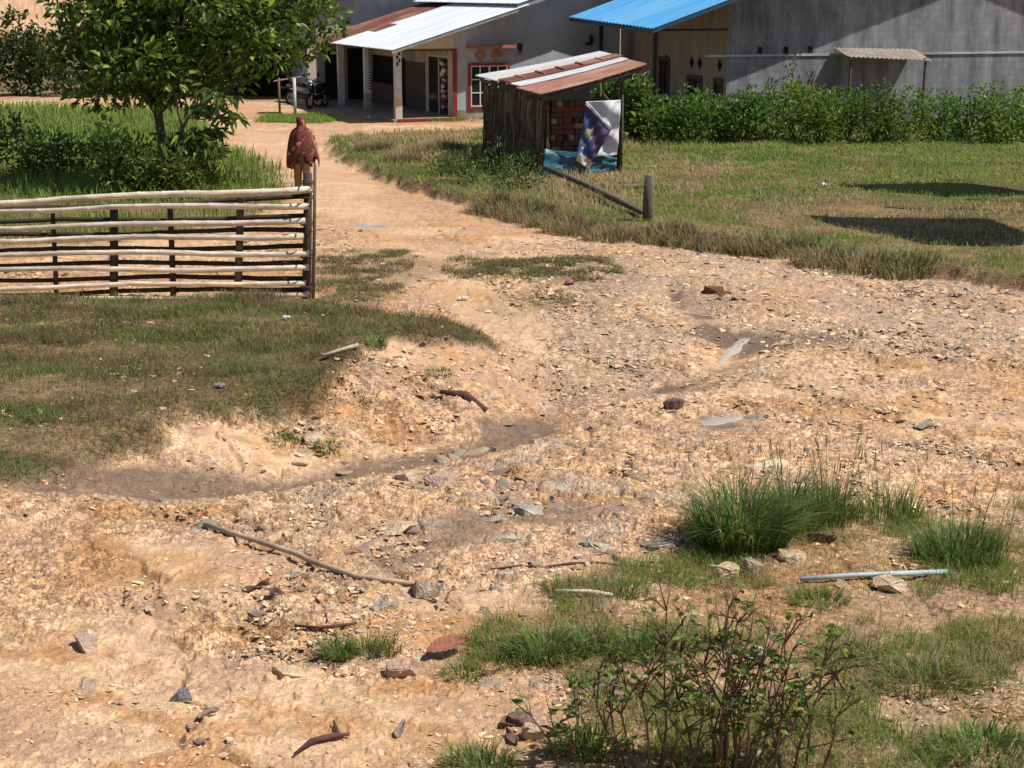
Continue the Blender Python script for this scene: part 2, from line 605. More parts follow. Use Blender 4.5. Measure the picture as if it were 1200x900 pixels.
    mr = N.new('ShaderNodeMapRange'); mr.inputs['From Min'].default_value = 0.3; mr.inputs['From Max'].default_value = 0.7
    mr.inputs['To Min'].default_value = 0.72; mr.inputs['To Max'].default_value = 1.22
    L.new(nz.outputs['Fac'], mr.inputs['Value'])
    mx = N.new('ShaderNodeMix'); mx.data_type = 'RGBA'; mx.blend_type = 'MULTIPLY'; mx.inputs[0].default_value = 1
    L.new(at.outputs['Color'], mx.inputs[6]); L.new(mr.outputs[0], mx.inputs[7])
    ast = N.new('ShaderNodeAttribute'); ast.attribute_name = 'Stony'
    outc = mx.outputs[2]
    hsum = nz.outputs['Fac']
    for scl, lo_, hi_ in ((22, 0.66, 1.30), (48, 0.62, 1.34)):
        nd = N.new('ShaderNodeTexNoise'); nd.inputs['Scale'].default_value = scl * 0.6; nd.inputs['Detail'].default_value = 3
        L.new(tc.outputs['Object'], nd.inputs['Vector'])
        ad = N.new('ShaderNodeMix'); ad.data_type = 'VECTOR'; ad.inputs[0].default_value = 0.035
        L.new(tc.outputs['Object'], ad.inputs[4]); L.new(nd.outputs['Color'], ad.inputs[5])
        vn = N.new('ShaderNodeTexVoronoi'); vn.inputs['Scale'].default_value = scl
        L.new(ad.outputs[1], vn.inputs['Vector'])
        sx = N.new('ShaderNodeSeparateColor'); L.new(vn.outputs['Color'], sx.inputs[0])
        m1 = N.new('ShaderNodeMapRange'); m1.inputs['To Min'].default_value = lo_; m1.inputs['To Max'].default_value = hi_
        L.new(sx.outputs[0], m1.inputs['Value'])
        mm = N.new('ShaderNodeMix'); mm.data_type = 'RGBA'; mm.blend_type = 'MULTIPLY'
        L.new(ast.outputs['Fac'], mm.inputs[0]); L.new(outc, mm.inputs[6]); L.new(m1.outputs[0], mm.inputs[7])
        outc = mm.outputs[2]
        sb_ = N.new('ShaderNodeMath'); sb_.operation = 'MULTIPLY_ADD'
        mi = N.new('ShaderNodeMath'); mi.operation = 'MULTIPLY'; mi.inputs[1].default_value = -0.9
        L.new(ast.outputs['Fac'], mi.inputs[0])
        L.new(vn.outputs['Distance'], sb_.inputs[0]); L.new(mi.outputs[0], sb_.inputs[1]); L.new(hsum, sb_.inputs[2])
        hsum = sb_.outputs[0]
    L.new(outc, b.inputs['Base Color'])
    rr = N.new('ShaderNodeMapRange'); rr.inputs['To Min'].default_value = 0.95; rr.inputs['To Max'].default_value = 0.24
    L.new(aw.outputs['Fac'], rr.inputs['Value']); L.new(rr.outputs[0], b.inputs['Roughness'])
    b.inputs['Specular IOR Level'].default_value = 0.25
    bp = N.new('ShaderNodeBump'); bp.inputs['Strength'].default_value = 0.75; bp.inputs['Distance'].default_value = 0.022
    L.new(hsum, bp.inputs['Height']); L.new(bp.outputs['Normal'], b.inputs['Normal'])
    tag(link('ground', me, m), 'bare tan stony earth with worn grass patches', None, None, 'structure')


def _grid_quads(nr, nc):
    i = np.arange(nr - 1)[:, None] * nc + np.arange(nc - 1)[None, :]
    i = i.ravel()
    return np.stack([i, i + 1, i + nc + 1, i + nc], 1)


build_ground()


# ------------------------------------------------------------------ grass
def blades(base, hgt, wid, ang, lean, colr, curl=0.5):
    """arrays -> verts, quads, tris, cols for tapered bent blades; base (N,3)"""
    n = len(base)
    dx, dy = np.cos(ang), np.sin(ang)
    side = np.stack([-dy, dx, np.zeros(n)], 1) * (wid / 2)[:, None]
    out = np.stack([dx, dy, np.zeros(n)], 1)
    up = np.array([0, 0, 1.0])
    mid = base + up * (hgt * 0.55)[:, None] + out * (hgt * lean * 0.35)[:, None]
    tip = base + up * (hgt * (1 - curl * lean * 0.5))[:, None] + out * (hgt * lean)[:, None]
    v = np.stack([base - side, base + side, mid + side * 0.75, mid - side * 0.75, tip], 1).reshape(-1, 3)
    k = (np.arange(n) * 5)[:, None]
    quads = k + np.array([0, 1, 2, 3]); tris = k + np.array([3, 2, 4])
    c = np.repeat(colr, 5, axis=0).reshape(n, 5, 3)
    return v, quads, tris, c.reshape(-1, 3)


GRASS_M = mat_attr('grass_blade', rough=0.5, transl=0.5, spec=0.3)
C_GREEN = np.array([0.17, 0.29, 0.048]); C_LIME = np.array([0.30, 0.41, 0.075]); C_DARK = np.array([0.045, 0.085, 0.022])
C_DRY = np.array([0.60, 0.46, 0.25]); C_STRAW = np.array([0.46, 0.34, 0.19]); C_BROWN = np.array([0.20, 0.14, 0.075])


def sample_region(poly, n, xlim=None, edge=0.3, amp=0.6, dens=None):
    P_ = np.array(poly)
    lo, hi = P_.min(0), P_.max(0)
    lo[1] = max(lo[1], 7.3); hi[1] = min(hi[1], 75)
    got = []
    tot = 0
    while tot < n:
        pts = lo + (hi - lo) * RNG.random((n * 2, 2))
        x, y = pts[:, 0], pts[:, 1]
        ok = np.abs(x) < 0.40 * y + 1.0
        x, y = x[ok], y[ok]
        sd = poly_sd(x, y, poly)
        nn = fbm(x * 2.7, y * 2.7, 21, 3) - 0.5
        p = sstep(-edge, edge, sd + amp * nn)
        if dens is not None:
            p = p * dens(x, y)
        k = RNG.random(len(x)) < p
        got.append(np.stack([x[k], y[k]], 1)); tot += k.sum()
        if len(got) > 40: break
    return np.concatenate(got)[:n]


def grass_patch(name, label, poly, n, h0, h1, w, mix, edge=0.3, amp=0.6, dens=None, lean=(0.2, 0.9), tall=None):
    p = sample_region(poly, n, edge=edge, amp=amp, dens=dens)
    n = len(p)
    x, y = p[:, 0], p[:, 1]
    z = height(x, y) - 0.01
    hg = h0 + (h1 - h0) * RNG.random(n) ** 1.6
    if tall is not None: hg = hg * tall(x, y)
    ang = RNG.random(n) * 2 * np.pi
    ln = lean[0] + (lean[1] - lean[0]) * RNG.random(n)
    col = mix(x, y, n) * (0.7 + 0.6 * RNG.random((n, 1)))
    wd = w * (0.6 + 0.8 * RNG.random(n)) * np.clip(y / 30.0, 0.45, 1.6)
    v, q, t, c = blades(np.stack([x, y, z], 1), hg, wd, ang, ln, col)
    o = link(name, mesh_np(name, v, q, t, c), GRASS_M)
    tag(o, label, 'grass', None, 'stuff')
    return o


def lerp(a, b, t):
    return a + (b - a) * t


DRY_ZONES = [(GP((400, 165), (560, 160), (575, 185), (540, 200), (470, 192), (420, 182)), 0.9),
             (GP((738, 160), (860, 158), (880, 178), (740, 180)), 0.95),
             (GP((590, 222), (640, 208), (745, 215), (755, 258), (700, 262), (600, 245)), 0.9),
             (GP((765, 200), (850, 200), (860, 228), (770, 240)), 0.8),
             (GP((850, 255), (920, 245), (1000, 245), (1240, 255), (1240, 310), (1000, 290), (880, 275)), 0.75)]


def dry_field(x, y):
    d = 0.03 + 0.24 * sstep(0.48, 0.72, fbm(x * 0.7, y * 0.7, 205, 4))
    for poly, a in DRY_ZONES:
        d = np.maximum(d, a * sstep(-1.0, 0.8, poly_sd(x, y, poly) + 1.6 * (fbm(x * 1.1, y * 1.1, 3, 3) - 0.5)))
    return d


def mix_field(x, y, n):
    dry = (RNG.random(n) < dry_field(x, y))[:, None]
    g = lerp(C_GREEN, C_LIME, sstep(0.4, 0.7, fbm(x * 0.5, y * 0.5, 61, 3))[:, None] * RNG.random((n, 1)) * 1.2)
    dr = lerp(C_DRY, C_STRAW, RNG.random((n, 1)))
    return np.where(dry, dr, g)


def mix_bank(x, y, n):
    t = fbm(x * 1.2, y * 1.2, 131, 4)
    pr = np.clip(0.30 + 0.5 * sstep(0.43, 0.6, t) + 0.35 * sstep(-4.2, -1.5, x), 0, 0.9)
    dry = (RNG.random(n) < pr)[:, None]
    g = lerp(C_GREEN * 0.7, C_LIME * 0.75, RNG.random((n, 1)) ** 2)
    dr = lerp(C_BROWN * 0.6, C_STRAW * 0.75, RNG.random((n, 1)) ** 1.3)
    return np.where(dry, dr, g)


def mix_under(x, y, n):
    g = lerp(C_GREEN * .8, C_LIME, RNG.random((n, 1)))
    pr = 0.04 + 0.5 * sstep(-6.2, -4.6, x)
    dry = (RNG.random(n) < pr)[:, None]
    return np.where(dry, lerp(C_STRAW * 0.8, C_GREEN, RNG.random((n, 1))), g)


def mix_lower(x, y, n):
    t = fbm(x * 1.8, y * 1.8, 301, 3)
    pr = np.clip(0.15 + 0.5 * sstep(0.48, 0.62, t) + 0.3 * sstep(2.4, 3.2, x) * sstep(11, 9.5, y), 0, 0.85)
    dry = (RNG.random(n) < pr)[:, None]
    g = lerp(C_GREEN * 0.75, C_LIME * 0.8, RNG.random((n, 1)) ** 1.5)
    dr = lerp(C_STRAW * 0.8, C_DRY * 0.8, RNG.random((n, 1)))
    return np.where(dry, dr, g)


def field_tall(x, y):
    t = 1.0 + 0.9 * sstep(-1, 1, poly_sd(x, y, DRY_ZONES[2][0])) + 0.8 * sstep(-1, 1, poly_sd(x, y, DRY_ZONES[1][0])) + 0.5 * sstep(-1, 1, poly_sd(x, y, DRY_ZONES[0][0]))
    return t * (0.55 + 1.0 * fbm(x * 1.4, y * 1.4, 944, 4) ** 1.2)


grass_patch('field_grass', 'short green and straw coloured grass covering the raised field', FIELD, 215000, 0.04, 0.15, 0.015, mix_field, edge=0.10, amp=0.9, dens=lambda x, y: 0.45 + 0.55 * sstep(0.36, 0.5, fbm(x * 1.1, y * 1.1, 945, 4)), tall=field_tall)
grass_patch('bank_grass', 'cropped brown and green grass on the bank before the bamboo fence', BANK, 80000, 0.02, 0.11, 0.012, mix_bank, edge=0.12, amp=0.7, dens=lambda x, y: 0.24 + 0.76 * sstep(0.42, 0.57, fbm(x * 1.5, y * 1.8, 933, 4)), lean=(0.5, 1.4), tall=lambda x, y: 0.5 + 1.3 * fbm(x * 1.9, y * 1.9, 909, 3) ** 1.5 * 1.6)
grass_patch('verge_grass', 'lush tall green grass under the tree behind the bamboo fence', UNDER, 26000, 0.15, 0.5, 0.02, mix_under, edge=0.3, amp=0.8)
sparse = lambda k: (lambda x, y: k * sstep(0.36, 0.54, fbm(x * 2.2, y * 2.2, 301, 3)))
grass_patch('sparse_grass', 'sparse creeping green grass on bare earth right of the fence', PATCH_A, 9000, 0.03, 0.10, 0.012, mix_bank, edge=0.5, amp=1.6, dens=sparse(1.0), lean=(0.5, 1.3))
grass_patch('worn_grass', 'worn strip of low grass in the middle of the track', PATCH_B, 9000, 0.03, 0.11, 0.014, mix_bank, edge=0.6, amp=1.6, dens=sparse(1.0), lean=(0.5, 1.3))
grass_patch('faded_grass', 'faint faded patch of thin grass on the gravel track', PATCH_C, 1200, 0.02, 0.06, 0.011, mix_bank, edge=0.6, amp=1.6, dens=sparse(0.7), lean=(0.5, 1.3))
grass_patch('island_grass', 'small green grass island before the rusty roofed stand', PATCH_D, 5000, 0.05, 0.2, 0.018, mix_under, edge=0.6, amp=1.0)
grass_patch('wall_foot_grass', 'thin dry grass strip at the foot of the grey house', PATCH_E, 3000, 0.04, 0.2, 0.016, mix_field, edge=0.8, amp=1.4, dens=sparse(1.0))


def lower_dens(x, y):
    return (1 - sstep(-0.15, 0.15, poly_sd(x, y, LOWER_BARE))) * (0.05 + 0.95 * sstep(0.46, 0.58, fbm(x * 1.8, y * 1.8, 411, 4)))


grass_patch('foreground_grass', 'mixed green and dead grass among stones in the lower corner', LOWER, 42000, 0.03, 0.16, 0.011, mix_lower, edge=0.15, amp=0.6, dens=lower_dens, lean=(0.3, 1.2))


# ------------------------------------------------------------------ leaf clouds, trees, bushes
LEAF_M = mat_attr('leaf', rough=0.42, transl=0.38, spec=0.4)
WOODY = mat('bark', (0.20, 0.15, 0.10), (0.09, 0.065, 0.045), rough=0.9, scale=14, bump=0.5)


def leaf_mesh(name, c, direction, length, width, cols, fold=0.25, droop=0.2):
    """c (N,3) leaf bases, direction (N,3)"""
    n = len(c)
    d = direction / np.linalg.norm(direction, axis=1, keepdims=True)
    r = RNG.normal(size=(n, 3)) * 0.5 + np.array([0, 0, 1.0])
    s = np.cross(d, r); s /= np.linalg.norm(s, axis=1, keepdims=True) + 1e-9
    nn = np.cross(s, d)
    L = length[:, None]; W = width[:, None]
    tip = c + d * L - nn * L * droop
    l1 = c + d * L * 0.3 + s * W * 0.5 + nn * W * fold
    l2 = c + d * L * 0.68 + s * W * 0.42 + nn * (W * fold - L * droop * 0.4)
    r1 = c + d * L * 0.3 - s * W * 0.5 + nn * W * fold
    r2 = c + d * L * 0.68 - s * W * 0.42 + nn * (W * fold - L * droop * 0.4)
    v = np.stack([c, l1, l2, tip, r2, r1], 1).reshape(-1, 3)
    k = (np.arange(n) * 6)[:, None]
    q = np.concatenate([k + np.array([0, 1, 2, 3]), k + np.array([0, 3, 4, 5])])
    return mesh_np(name, v, q, None, np.repeat(cols, 6, axis=0))


def cloud_points(centers, radii, per, squash=0.8):
    out, outd = [], []
    for c, r in zip(centers, radii):
        k = max(3, int(per * (r ** 1.5)))
        d = RNG.normal(size=(k, 3)); d /= np.linalg.norm(d, axis=1, keepdims=True)
        rad = r * (0.35 + 0.65 * RNG.random((k, 1)) ** 0.6)
        p = np.array(c) + d * rad * np.array([1, 1, squash])
        out.append(p); outd.append(d + np.array([0, 0, 0.15]) + RNG.normal(size=(k, 3)) * 0.5)
    return np.concatenate(out), np.concatenate(outd)


def leaf_cols(n, a, b, lime=None, plime=0.0, dead=None, pdead=0.0):
    c = lerp(np.array(a), np.array(b), RNG.random((n, 1)))
    c = c * (0.75 + 0.5 * RNG.random((n, 1)))
    if lime is not None:
        k = RNG.random(n) < plime; c[k] = np.array(lime) * (0.8 + 0.4 * RNG.random((k.sum(), 1)))
    if dead is not None:
        k = RNG.random(n) < pdead; c[k] = np.array(dead) * (0.7 + 0.5 * RNG.random((k.sum(), 1)))
    return c


def tree(name, loc, trunk_r, fork_z, crown_c, crown_r, n_clumps, per, label, cat='tree', group=None, leaf=(0.13, 0.06), cols=None, squash=0.8, clump=(0.35, 0.7), lim=None, seed=1, stems=6):
    rnd = random.Random(seed)
    root = empty(name, loc, label, cat, group)
    base = Vector(loc)
    tr = MB()
    top = base + Vector((rnd.uniform(-.1, .1), 0, fork_z))
    tr.tube([base - Vector((0, 0, 0.15)), base + Vector((0.03, 0, fork_z * 0.5)), top], [trunk_r * 1.3, trunk_r, trunk_r * 0.85], 10, jitter=0.08)
    centers, radii = [], []
    cc = Vector(crown_c)
    for i in range(n_clumps):
        while True:
            d = Vector((rnd.gauss(0, 1), rnd.gauss(0, 1), rnd.gauss(0, 1))).normalized()
            q = d * (rnd.random() ** 0.4)
            p = cc + Vector((q.x * crown_r[0], q.y * crown_r[1], q.z * crown_r[2]))
            if p.z > base.z + 0.1 and (lim is None or lim(p)): break
        centers.append(p); radii.append(rnd.uniform(*clump))
    for i in range(stems):
        e = centers[i * len(centers) // stems]
        m1 = top.lerp(e, 0.45) + Vector((rnd.uniform(-.2, .2), rnd.uniform(-.2, .2), 0.15))
        tr.tube([top - Vector((0, 0, 0.08)), m1, e], [trunk_r * 0.6, trunk_r * 0.38, trunk_r * 0.12], 7)
    pts, dirs = cloud_points(centers, radii, per, squash)
    n = len(pts)
    keep = pts[:, 2] > base.z + 0.05
    pts, dirs = pts[keep], dirs[keep]; n = len(pts)
    ln = leaf[0] * (0.65 + 0.7 * RNG.random(n)); wd = leaf[1] * (0.7 + 0.6 * RNG.random(n))
    c = leaf_cols(n, **cols)
    tr.build('trunk', WOODY, root, True)
    link('crown', leaf_mesh('crown', pts, dirs, ln, wd, c), LEAF_M, root)
    return root


DK = dict(a=(0.045, 0.095, 0.017), b=(0.11, 0.19, 0.03), lime=(0.27, 0.36, 0.05), plime=0.18)  # lime share raised to paint sun glints on the crown
# the orchard tree at the left: crown hangs over the track
tg = on(192, 222)
tree('fruit_tree', tuple(tg), 0.11, 1.7, (tg.x + 0.65, tg.y + 0.2, 3.5), (3.0, 2.4, 2.1), 200, 185,
     'broad dark green fruit tree overhanging the track behind the fence', leaf=(0.19, 0.095), cols=DK, clump=(0.3, 0.62), seed=4, stems=9,
     lim=lambda p: p.z > 1.95 - 0.10 * (p.x - tg.x) + 0.55 * max(0, p.x - tg.x - 1.1))
# bare forked side stem with long drooping leaves
t2 = on(211, 229)
root = empty('sapling', tuple(t2), 'leaning forked sapling with long drooping leaves beside the trunk', 'sapling')
mb = MB()
a0 = t2
f1 = P(214, 150, t2.y)
mb.tube([a0 - Vector((0, 0, .1)), P(212, 172, t2.y), f1], [0.05, 0.045, 0.04], 8)
mb.tube([f1, P(209, 132, t2.y), P(206, 112, t2.y)], [0.035, 0.03, 0.02], 7)
mb.tube([f1, P(224, 132, t2.y), P(232, 118, t2.y), P(243, 104, t2.y)], [0.035, 0.03, 0.022, 0.012], 7)
mb.tube([P(221, 138, t2.y), P(238, 140, t2.y), P(256, 137, t2.y - .2)], [0.02, 0.014, 0.008], 6)
mb.tube([P(213, 165, t2.y), P(226, 160, t2.y - .2), P(238, 158, t2.y - .3)], [0.02, 0.014, 0.008], 6)
mb.build('trunk', WOODY, root, True)
ends = [(243, 108), (256, 112), (262, 137), (268, 134), (236, 128), (248, 125), (238, 158), (226, 160), (220, 172), (212, 168), (240, 170), (207, 158), (252, 150), (205, 178)]
pts, dirs = [], []
for e in ends:
    c = P(e[0], e[1], t2.y - random.uniform(0, .4))
    for k in range(24):
        pts.append(tuple(c + Vector((random.gauss(0, .13), random.gauss(0, .1), random.gauss(0, .06)))))
        dirs.append((random.gauss(0, 1), random.gauss(0, .8), random.uniform(-1.0, .25)))
n = len(pts)
link('crown', leaf_mesh('crown', np.array(pts), np.array(dirs), 0.2 + 0.18 * RNG.random(n), 0.05 + 0.03 * RNG.random(n),
                        leaf_cols(n, (0.05, 0.115, 0.025), (0.12, 0.2, 0.045), (0.3, 0.34, 0.06), 0.12), droop=0.35), LEAF_M, root)


def bush(name, loc, rx, h, label, group=None, cols=None, leaf=(0.1, 0.06), n_clumps=26, per=150, seed=0, clump=(0.2, 0.36), cat='bush', stems=7):
    n_clumps = int(n_clumps * 1.2)
    rnd = random.Random(seed)
    root = empty(name, loc, label, cat, group)
    base = Vector(loc)
    centers, radii = [], []
    for i in range(n_clumps):
        a = rnd.uniform(0, 2 * math.pi); r = rx * math.sqrt(rnd.random())
        z = h * (0.06 + 0.94 * rnd.random() * (1 - 0.35 * (r / rx) ** 2))
        centers.append(base + Vector((math.cos(a) * r, math.sin(a) * r * 0.8, z))); radii.append(rnd.uniform(*clump))
    mb = MB()
    for i in range(stems):
        e = centers[i]
        mb.tube([base + Vector((rnd.uniform(-.15, .15) * rx, rnd.uniform(-.1, .1), -0.05)), base.lerp(e, .5) + Vector((rnd.uniform(-.08, .08), 0, .05)), e], [0.022, 0.015, 0.006], 5)
    mb.build('stem', WOODY, root, True)
    pts, dirs = cloud_points(centers, radii, per, 0.9)
    keep = pts[:, 2] > base.z + 0.02
    pts, dirs = pts[keep], dirs[keep] + np.array([0, 0, 0.4]); n = len(pts)
    link('foliage', leaf_mesh('foliage', pts, dirs, leaf[0] * (0.6 + 0.8 * RNG.random(n)), leaf[1] * (0.7 + 0.6 * RNG.random(n)), leaf_cols(n, **cols)), LEAF_M, root)
    return root


HC = dict(a=(0.08, 0.17, 0.03), b=(0.17, 0.32, 0.05), lime=(0.2, 0.28, 0.06), plime=0.06)
for i, px in enumerate([782, 812, 842, 872, 902, 932, 962, 992, 1024, 1058, 1094, 1130, 1168, 1206]):
    top = [112, 108, 104, 108, 106, 98, 104, 103, 104, 100, 106, 104, 100, 104][i]
    g = on(px, 166 + random.uniform(-3, 3))
    hh = (166 - top) / F_PX * g.y
    bush('hedge_bush', tuple(g), 0.62, hh, 'dense leafy green bush in the row below the block wall', 'bushes in the hedge row', (lambda k, y_: {q: (tuple(np.array(v) * k * np.array([1 + y_, 1, 1])) if q != 'plime' else v) for q, v in HC.items()})(random.uniform(.8, 1.25), random.uniform(-.1, .35)), (random.uniform(.09, .15), random.uniform(.045, .075)), random.choice([28, 34, 40]), 220, 100 + i, (0.18, 0.34))
g = on(748, 165)
bush('broadleaf_bush', tuple(g), 0.5, (165 - 92) / F_PX * g.y, 'bright broad leaved bush right of the shed, first in the hedge row', None,
     dict(a=(0.075, 0.14, 0.025), b=(0.16, 0.26, 0.04), lime=(0.28, 0.36, 0.06), plime=0.15), (0.17, 0.12), 30, 150, 77, (0.2, 0.36))
g = on(712, 150)
bush('broadleaf_bush', tuple(g), 0.5, 1.4, 'green broad leaved bush half hidden behind the shed', None,
     dict(a=(0.06, 0.12, 0.022), b=(0.12, 0.2, 0.03)), (0.16, 0.11), 22, 140, 78, (0.2, 0.36))
# undergrowth by the shed and the back of the yard
SH = dict(a=(0.06, 0.115, 0.026), b=(0.13, 0.21, 0.042), lime=(0.16, 0.2, 0.05), plime=0.08)
for i, (px, py, r, h, lab) in enumerate([(585, 205, 0.75, 0.75, 'dark weedy bush at the foot of the thatch wall'), (555, 212, 0.7, 0.6, 'low dark green weed bush left of the thatch wall'),
                                         (612, 222, 0.5, 0.5, 'dark weed clump at the near corner of the thatch wall'), (525, 205, 0.5, 0.45, 'small low weed bush at the roadside left of the shed')]):
    g = on(px, py)
    bush('weed_bush', tuple(g), r, h, lab, None, SH, (0.12, 0.03), 20, 150, 200 + i, (0.16, 0.3))
far = [(330, 112, 1.1, 2.6), (295, 110, 1.4, 3.0), (255, 112, 1.2, 2.2), (200, 108, 1.6, 3.4), (140, 110, 1.6, 3.2), (80, 112, 1.7, 3.0), (20, 112, 1.7, 3.4)]
for i, (px, py, r, h) in enumerate(far):
    g = on(px, py)
    bush('yard_bush', tuple(g), r, h, 'dark leafy bush at the back of the yard beyond the fruit tree', 'bushes at the back of the yard', dict(a=(0.03, 0.06, 0.016), b=(0.07, 0.11, 0.025)), (0.22, 0.13), 34, 90, 300 + i, (0.35, 0.7))
for i, (px, py, r, h, lab) in enumerate([(200, 232, 0.5, 1.0, 'yellow green leafy bush at the foot of the fruit tree'), (228, 224, 0.55, 1.25, 'bright green shrub right of the fruit tree trunk'), (160, 228, 0.65, 1.15, 'bright green shrub left of the fruit tree trunk'), (60, 205, 0.8, 1.0, 'leafy green bush behind the left part of the fence'), (128, 190, 0.6, 0.8, 'rounded green bush between the fence and the fruit tree'), (-20, 210, 0.9, 1.6, 'green bush behind the fence at the outer edge')]):
    g = on(px, py)
    bush('fence_bush', tuple(g), r, h, lab, None, SH if i > 2 else dict(a=(.07, .12, .025), b=(.16, .22, .045), lime=(.36, .36, .06), plime=.15), (0.16, 0.06), 30, 150, 400 + i, (0.2, 0.4))


# ------------------------------------------------------------------ houses
M_PLASTER = mat('plaster_grey', (0.47, 0.51, 0.56), (0.32, 0.35, 0.385), 0.9, 1.8, 0.1, stretch=(1, 1, .5), detail=10, c3=(0.31, 0.32, 0.325))
M_BLOCK = mat('block_wall', (0.235, 0.25, 0.275), (0.12, 0.13, 0.148), 0.95, 1.6, 0.4, stretch=(1, 1, 0.35), c3=(0.27, 0.275, 0.285))


def block_mat():
    m, nt, b = new_mat('block_courses')
    N, L = nt.nodes, nt.links
    tc = N.new('ShaderNodeTexCoord')
    sep = N.new('ShaderNodeSeparateXYZ'); cmb = N.new('ShaderNodeCombineXYZ')
    L.new(tc.outputs['Object'], sep.inputs[0]); L.new(sep.outputs['X'], cmb.inputs['X']); L.new(sep.outputs['Z'], cmb.inputs['Y'])
    br = N.new('ShaderNodeTexBrick')
    br.inputs['Color1'].default_value = (0.225, 0.24, 0.265, 1); br.inputs['Color2'].default_value = (0.19, 0.20, 0.22, 1); br.inputs['Mortar'].default_value = (0.185, 0.19, 0.205, 1)
    br.inputs['Scale'].default_value = 1.0; br.inputs['Mortar Size'].default_value = 0.012; br.inputs['Brick Width'].default_value = 0.4; br.inputs['Row Height'].default_value = 0.2
    L.new(cmb.outputs[0], br.inputs['Vector'])
    mp = N.new('ShaderNodeMapping'); mp.inputs['Scale'].default_value = (1.6, 1, 0.35); L.new(tc.outputs['Object'], mp.inputs[0])
    nz = N.new('ShaderNodeTexNoise'); nz.inputs['Scale'].default_value = 1.3; nz.inputs['Detail'].default_value = 8; nz.inputs['Roughness'].default_value = 0.7
    L.new(mp.outputs[0], nz.inputs['Vector'])
    mr = N.new('ShaderNodeMapRange'); mr.inputs['From Min'].default_value = 0.35; mr.inputs['From Max'].default_value = 0.65; mr.inputs['To Min'].default_value = 0.5; mr.inputs['To Max'].default_value = 1.3
    L.new(nz.outputs['Fac'], mr.inputs['Value'])
    mx = N.new('ShaderNodeMix'); mx.data_type = 'RGBA'; mx.blend_type = 'MULTIPLY'; mx.inputs[0].default_value = 1
    L.new(br.outputs['Color'], mx.inputs[6]); L.new(mr.outputs[0], mx.inputs[7]); L.new(mx.outputs[2], b.inputs['Base Color'])
    b.inputs['Roughness'].default_value = 0.95
    bp = N.new('ShaderNodeBump'); bp.inputs['Strength'].default_value = 0.2; bp.inputs['Distance'].default_value = 0.01
    L.new(br.outputs['Fac'], bp.inputs['Height']); bp.invert = True; L.new(bp.outputs[0], b.inputs['Normal'])
    return m


M_BLOCK = block_mat()
M_BEIGE = mat('beige_render', (0.45, 0.385, 0.315), (0.34, 0.285, 0.23), 0.9, 1.8, 0.1, stretch=(1, 1, .5))
M_CREAM = mat('cream_board', (0.62, 0.53, 0.42), (0.5, 0.42, 0.33), 0.8, 2.0, 0.05)
M_ZINC = mat('zinc_roof', (0.74, 0.78, 0.82), (0.56, 0.61, 0.66), 0.5, 0.9, 0.03, 0.0, stretch=(0.25, 1.6, 1), spec=0.5)
M_RUST = mat('rusty_roof', (0.21, 0.075, 0.05), (0.11, 0.045, 0.035), 0.85, 2.4, 0.1, c3=(0.30, 0.16, 0.11))
M_RUSTPALE = mat('rust_faded_roof', (0.36, 0.185, 0.14), (0.25, 0.115, 0.085), 0.85, 2.0, 0.1, c3=(0.42, 0.28, 0.22))
M_MAROON = mat('maroon_roof', (0.15, 0.06, 0.065), (0.10, 0.04, 0.045), 0.7, 2, 0.05)
M_BLUE = mat('blue_roof', (0.115, 0.39, 0.72), (0.075, 0.30, 0.58), 0.5, 1.6, 0.03, spec=0.4, stretch=(.3, 2.5, 1), c3=(0.16, 0.40, 0.66))
M_DARK = mat('dark_interior', (0.02, 0.018, 0.016), (0.012, 0.011, 0.01), 0.9, 3, 0)  # near-black colour painted for the unlit inside of openings
M_GLASS = mat('dark_glass', (0.018, 0.022, 0.026), (0.012, 0.014, 0.016), 0.12, 3, 0, spec=0.6)
M_RED = mat('red_paint', (0.28, 0.03, 0.035), (0.2, 0.022, 0.025), 0.6, 5, 0.03)
M_WHITE = mat('white_paint', (0.72, 0.71, 0.68), (0.58, 0.57, 0.54), 0.7, 5, 0.03)
M_COLUMN = mat('column_paint', (0.62, 0.62, 0.63), (0.46, 0.44, 0.42), 0.8, 4, 0.05)
M_ORANGE = mat('terracotta_ledge', (0.42, 0.16, 0.09), (0.3, 0.11, 0.06), 0.8, 5, 0.05)
M_BOARD = mat('wood_boards', (0.17, 0.115, 0.08), (0.09, 0.06, 0.045), 0.85, 3, 0.2, stretch=(0.4, 0.4, 7))
M_BLACK = mat('black_metal', (0.02, 0.02, 0.022), (0.012, 0.012, 0.013), 0.5, 8, 0.02)
M_CEMENT = mat('cement_floor', (0.33, 0.27, 0.23), (0.24, 0.19, 0.16), 0.85, 2, 0.1)
M_PINK = mat('pink_paint', (0.5, 0.2, 0.2), (0.38, 0.14, 0.14), 0.8, 4, 0.03)
M_STAIN = mat('stained_plinth', (0.40, 0.35, 0.28), (0.26, 0.22, 0.17), 0.95, 3, 0.2, c3=(0.20, 0.18, 0.13))


def gable(fr, mb, a0, a1, t0, t1, zfun, z0=0.0):
    """a wall whose top follows zfun(a) (piecewise linear with given breakpoints)"""
    br = sorted(set([a0, a1] + [b for b in zfun.br if a0 < b < a1]))
    pts = [fr(a0, t0, z0)] + [fr(a1, t0, z0)] + [fr(b, t0, zfun(b)) for b in reversed(br)]
    off = fr.w * (t1 - t0)
    return mb.prism(pts, off)


class Roofline:
    def __init__(s, eave, ridge, slope, slope2=None):
        s.e, s.r, s.k, s.k2 = eave, ridge, slope, slope2 or slope
        s.br = [ridge]

    def __call__(s, a):
        return s.e + s.k * a if a <= s.r else s.e + s.k * s.r - s.k2 * (a - s.r)


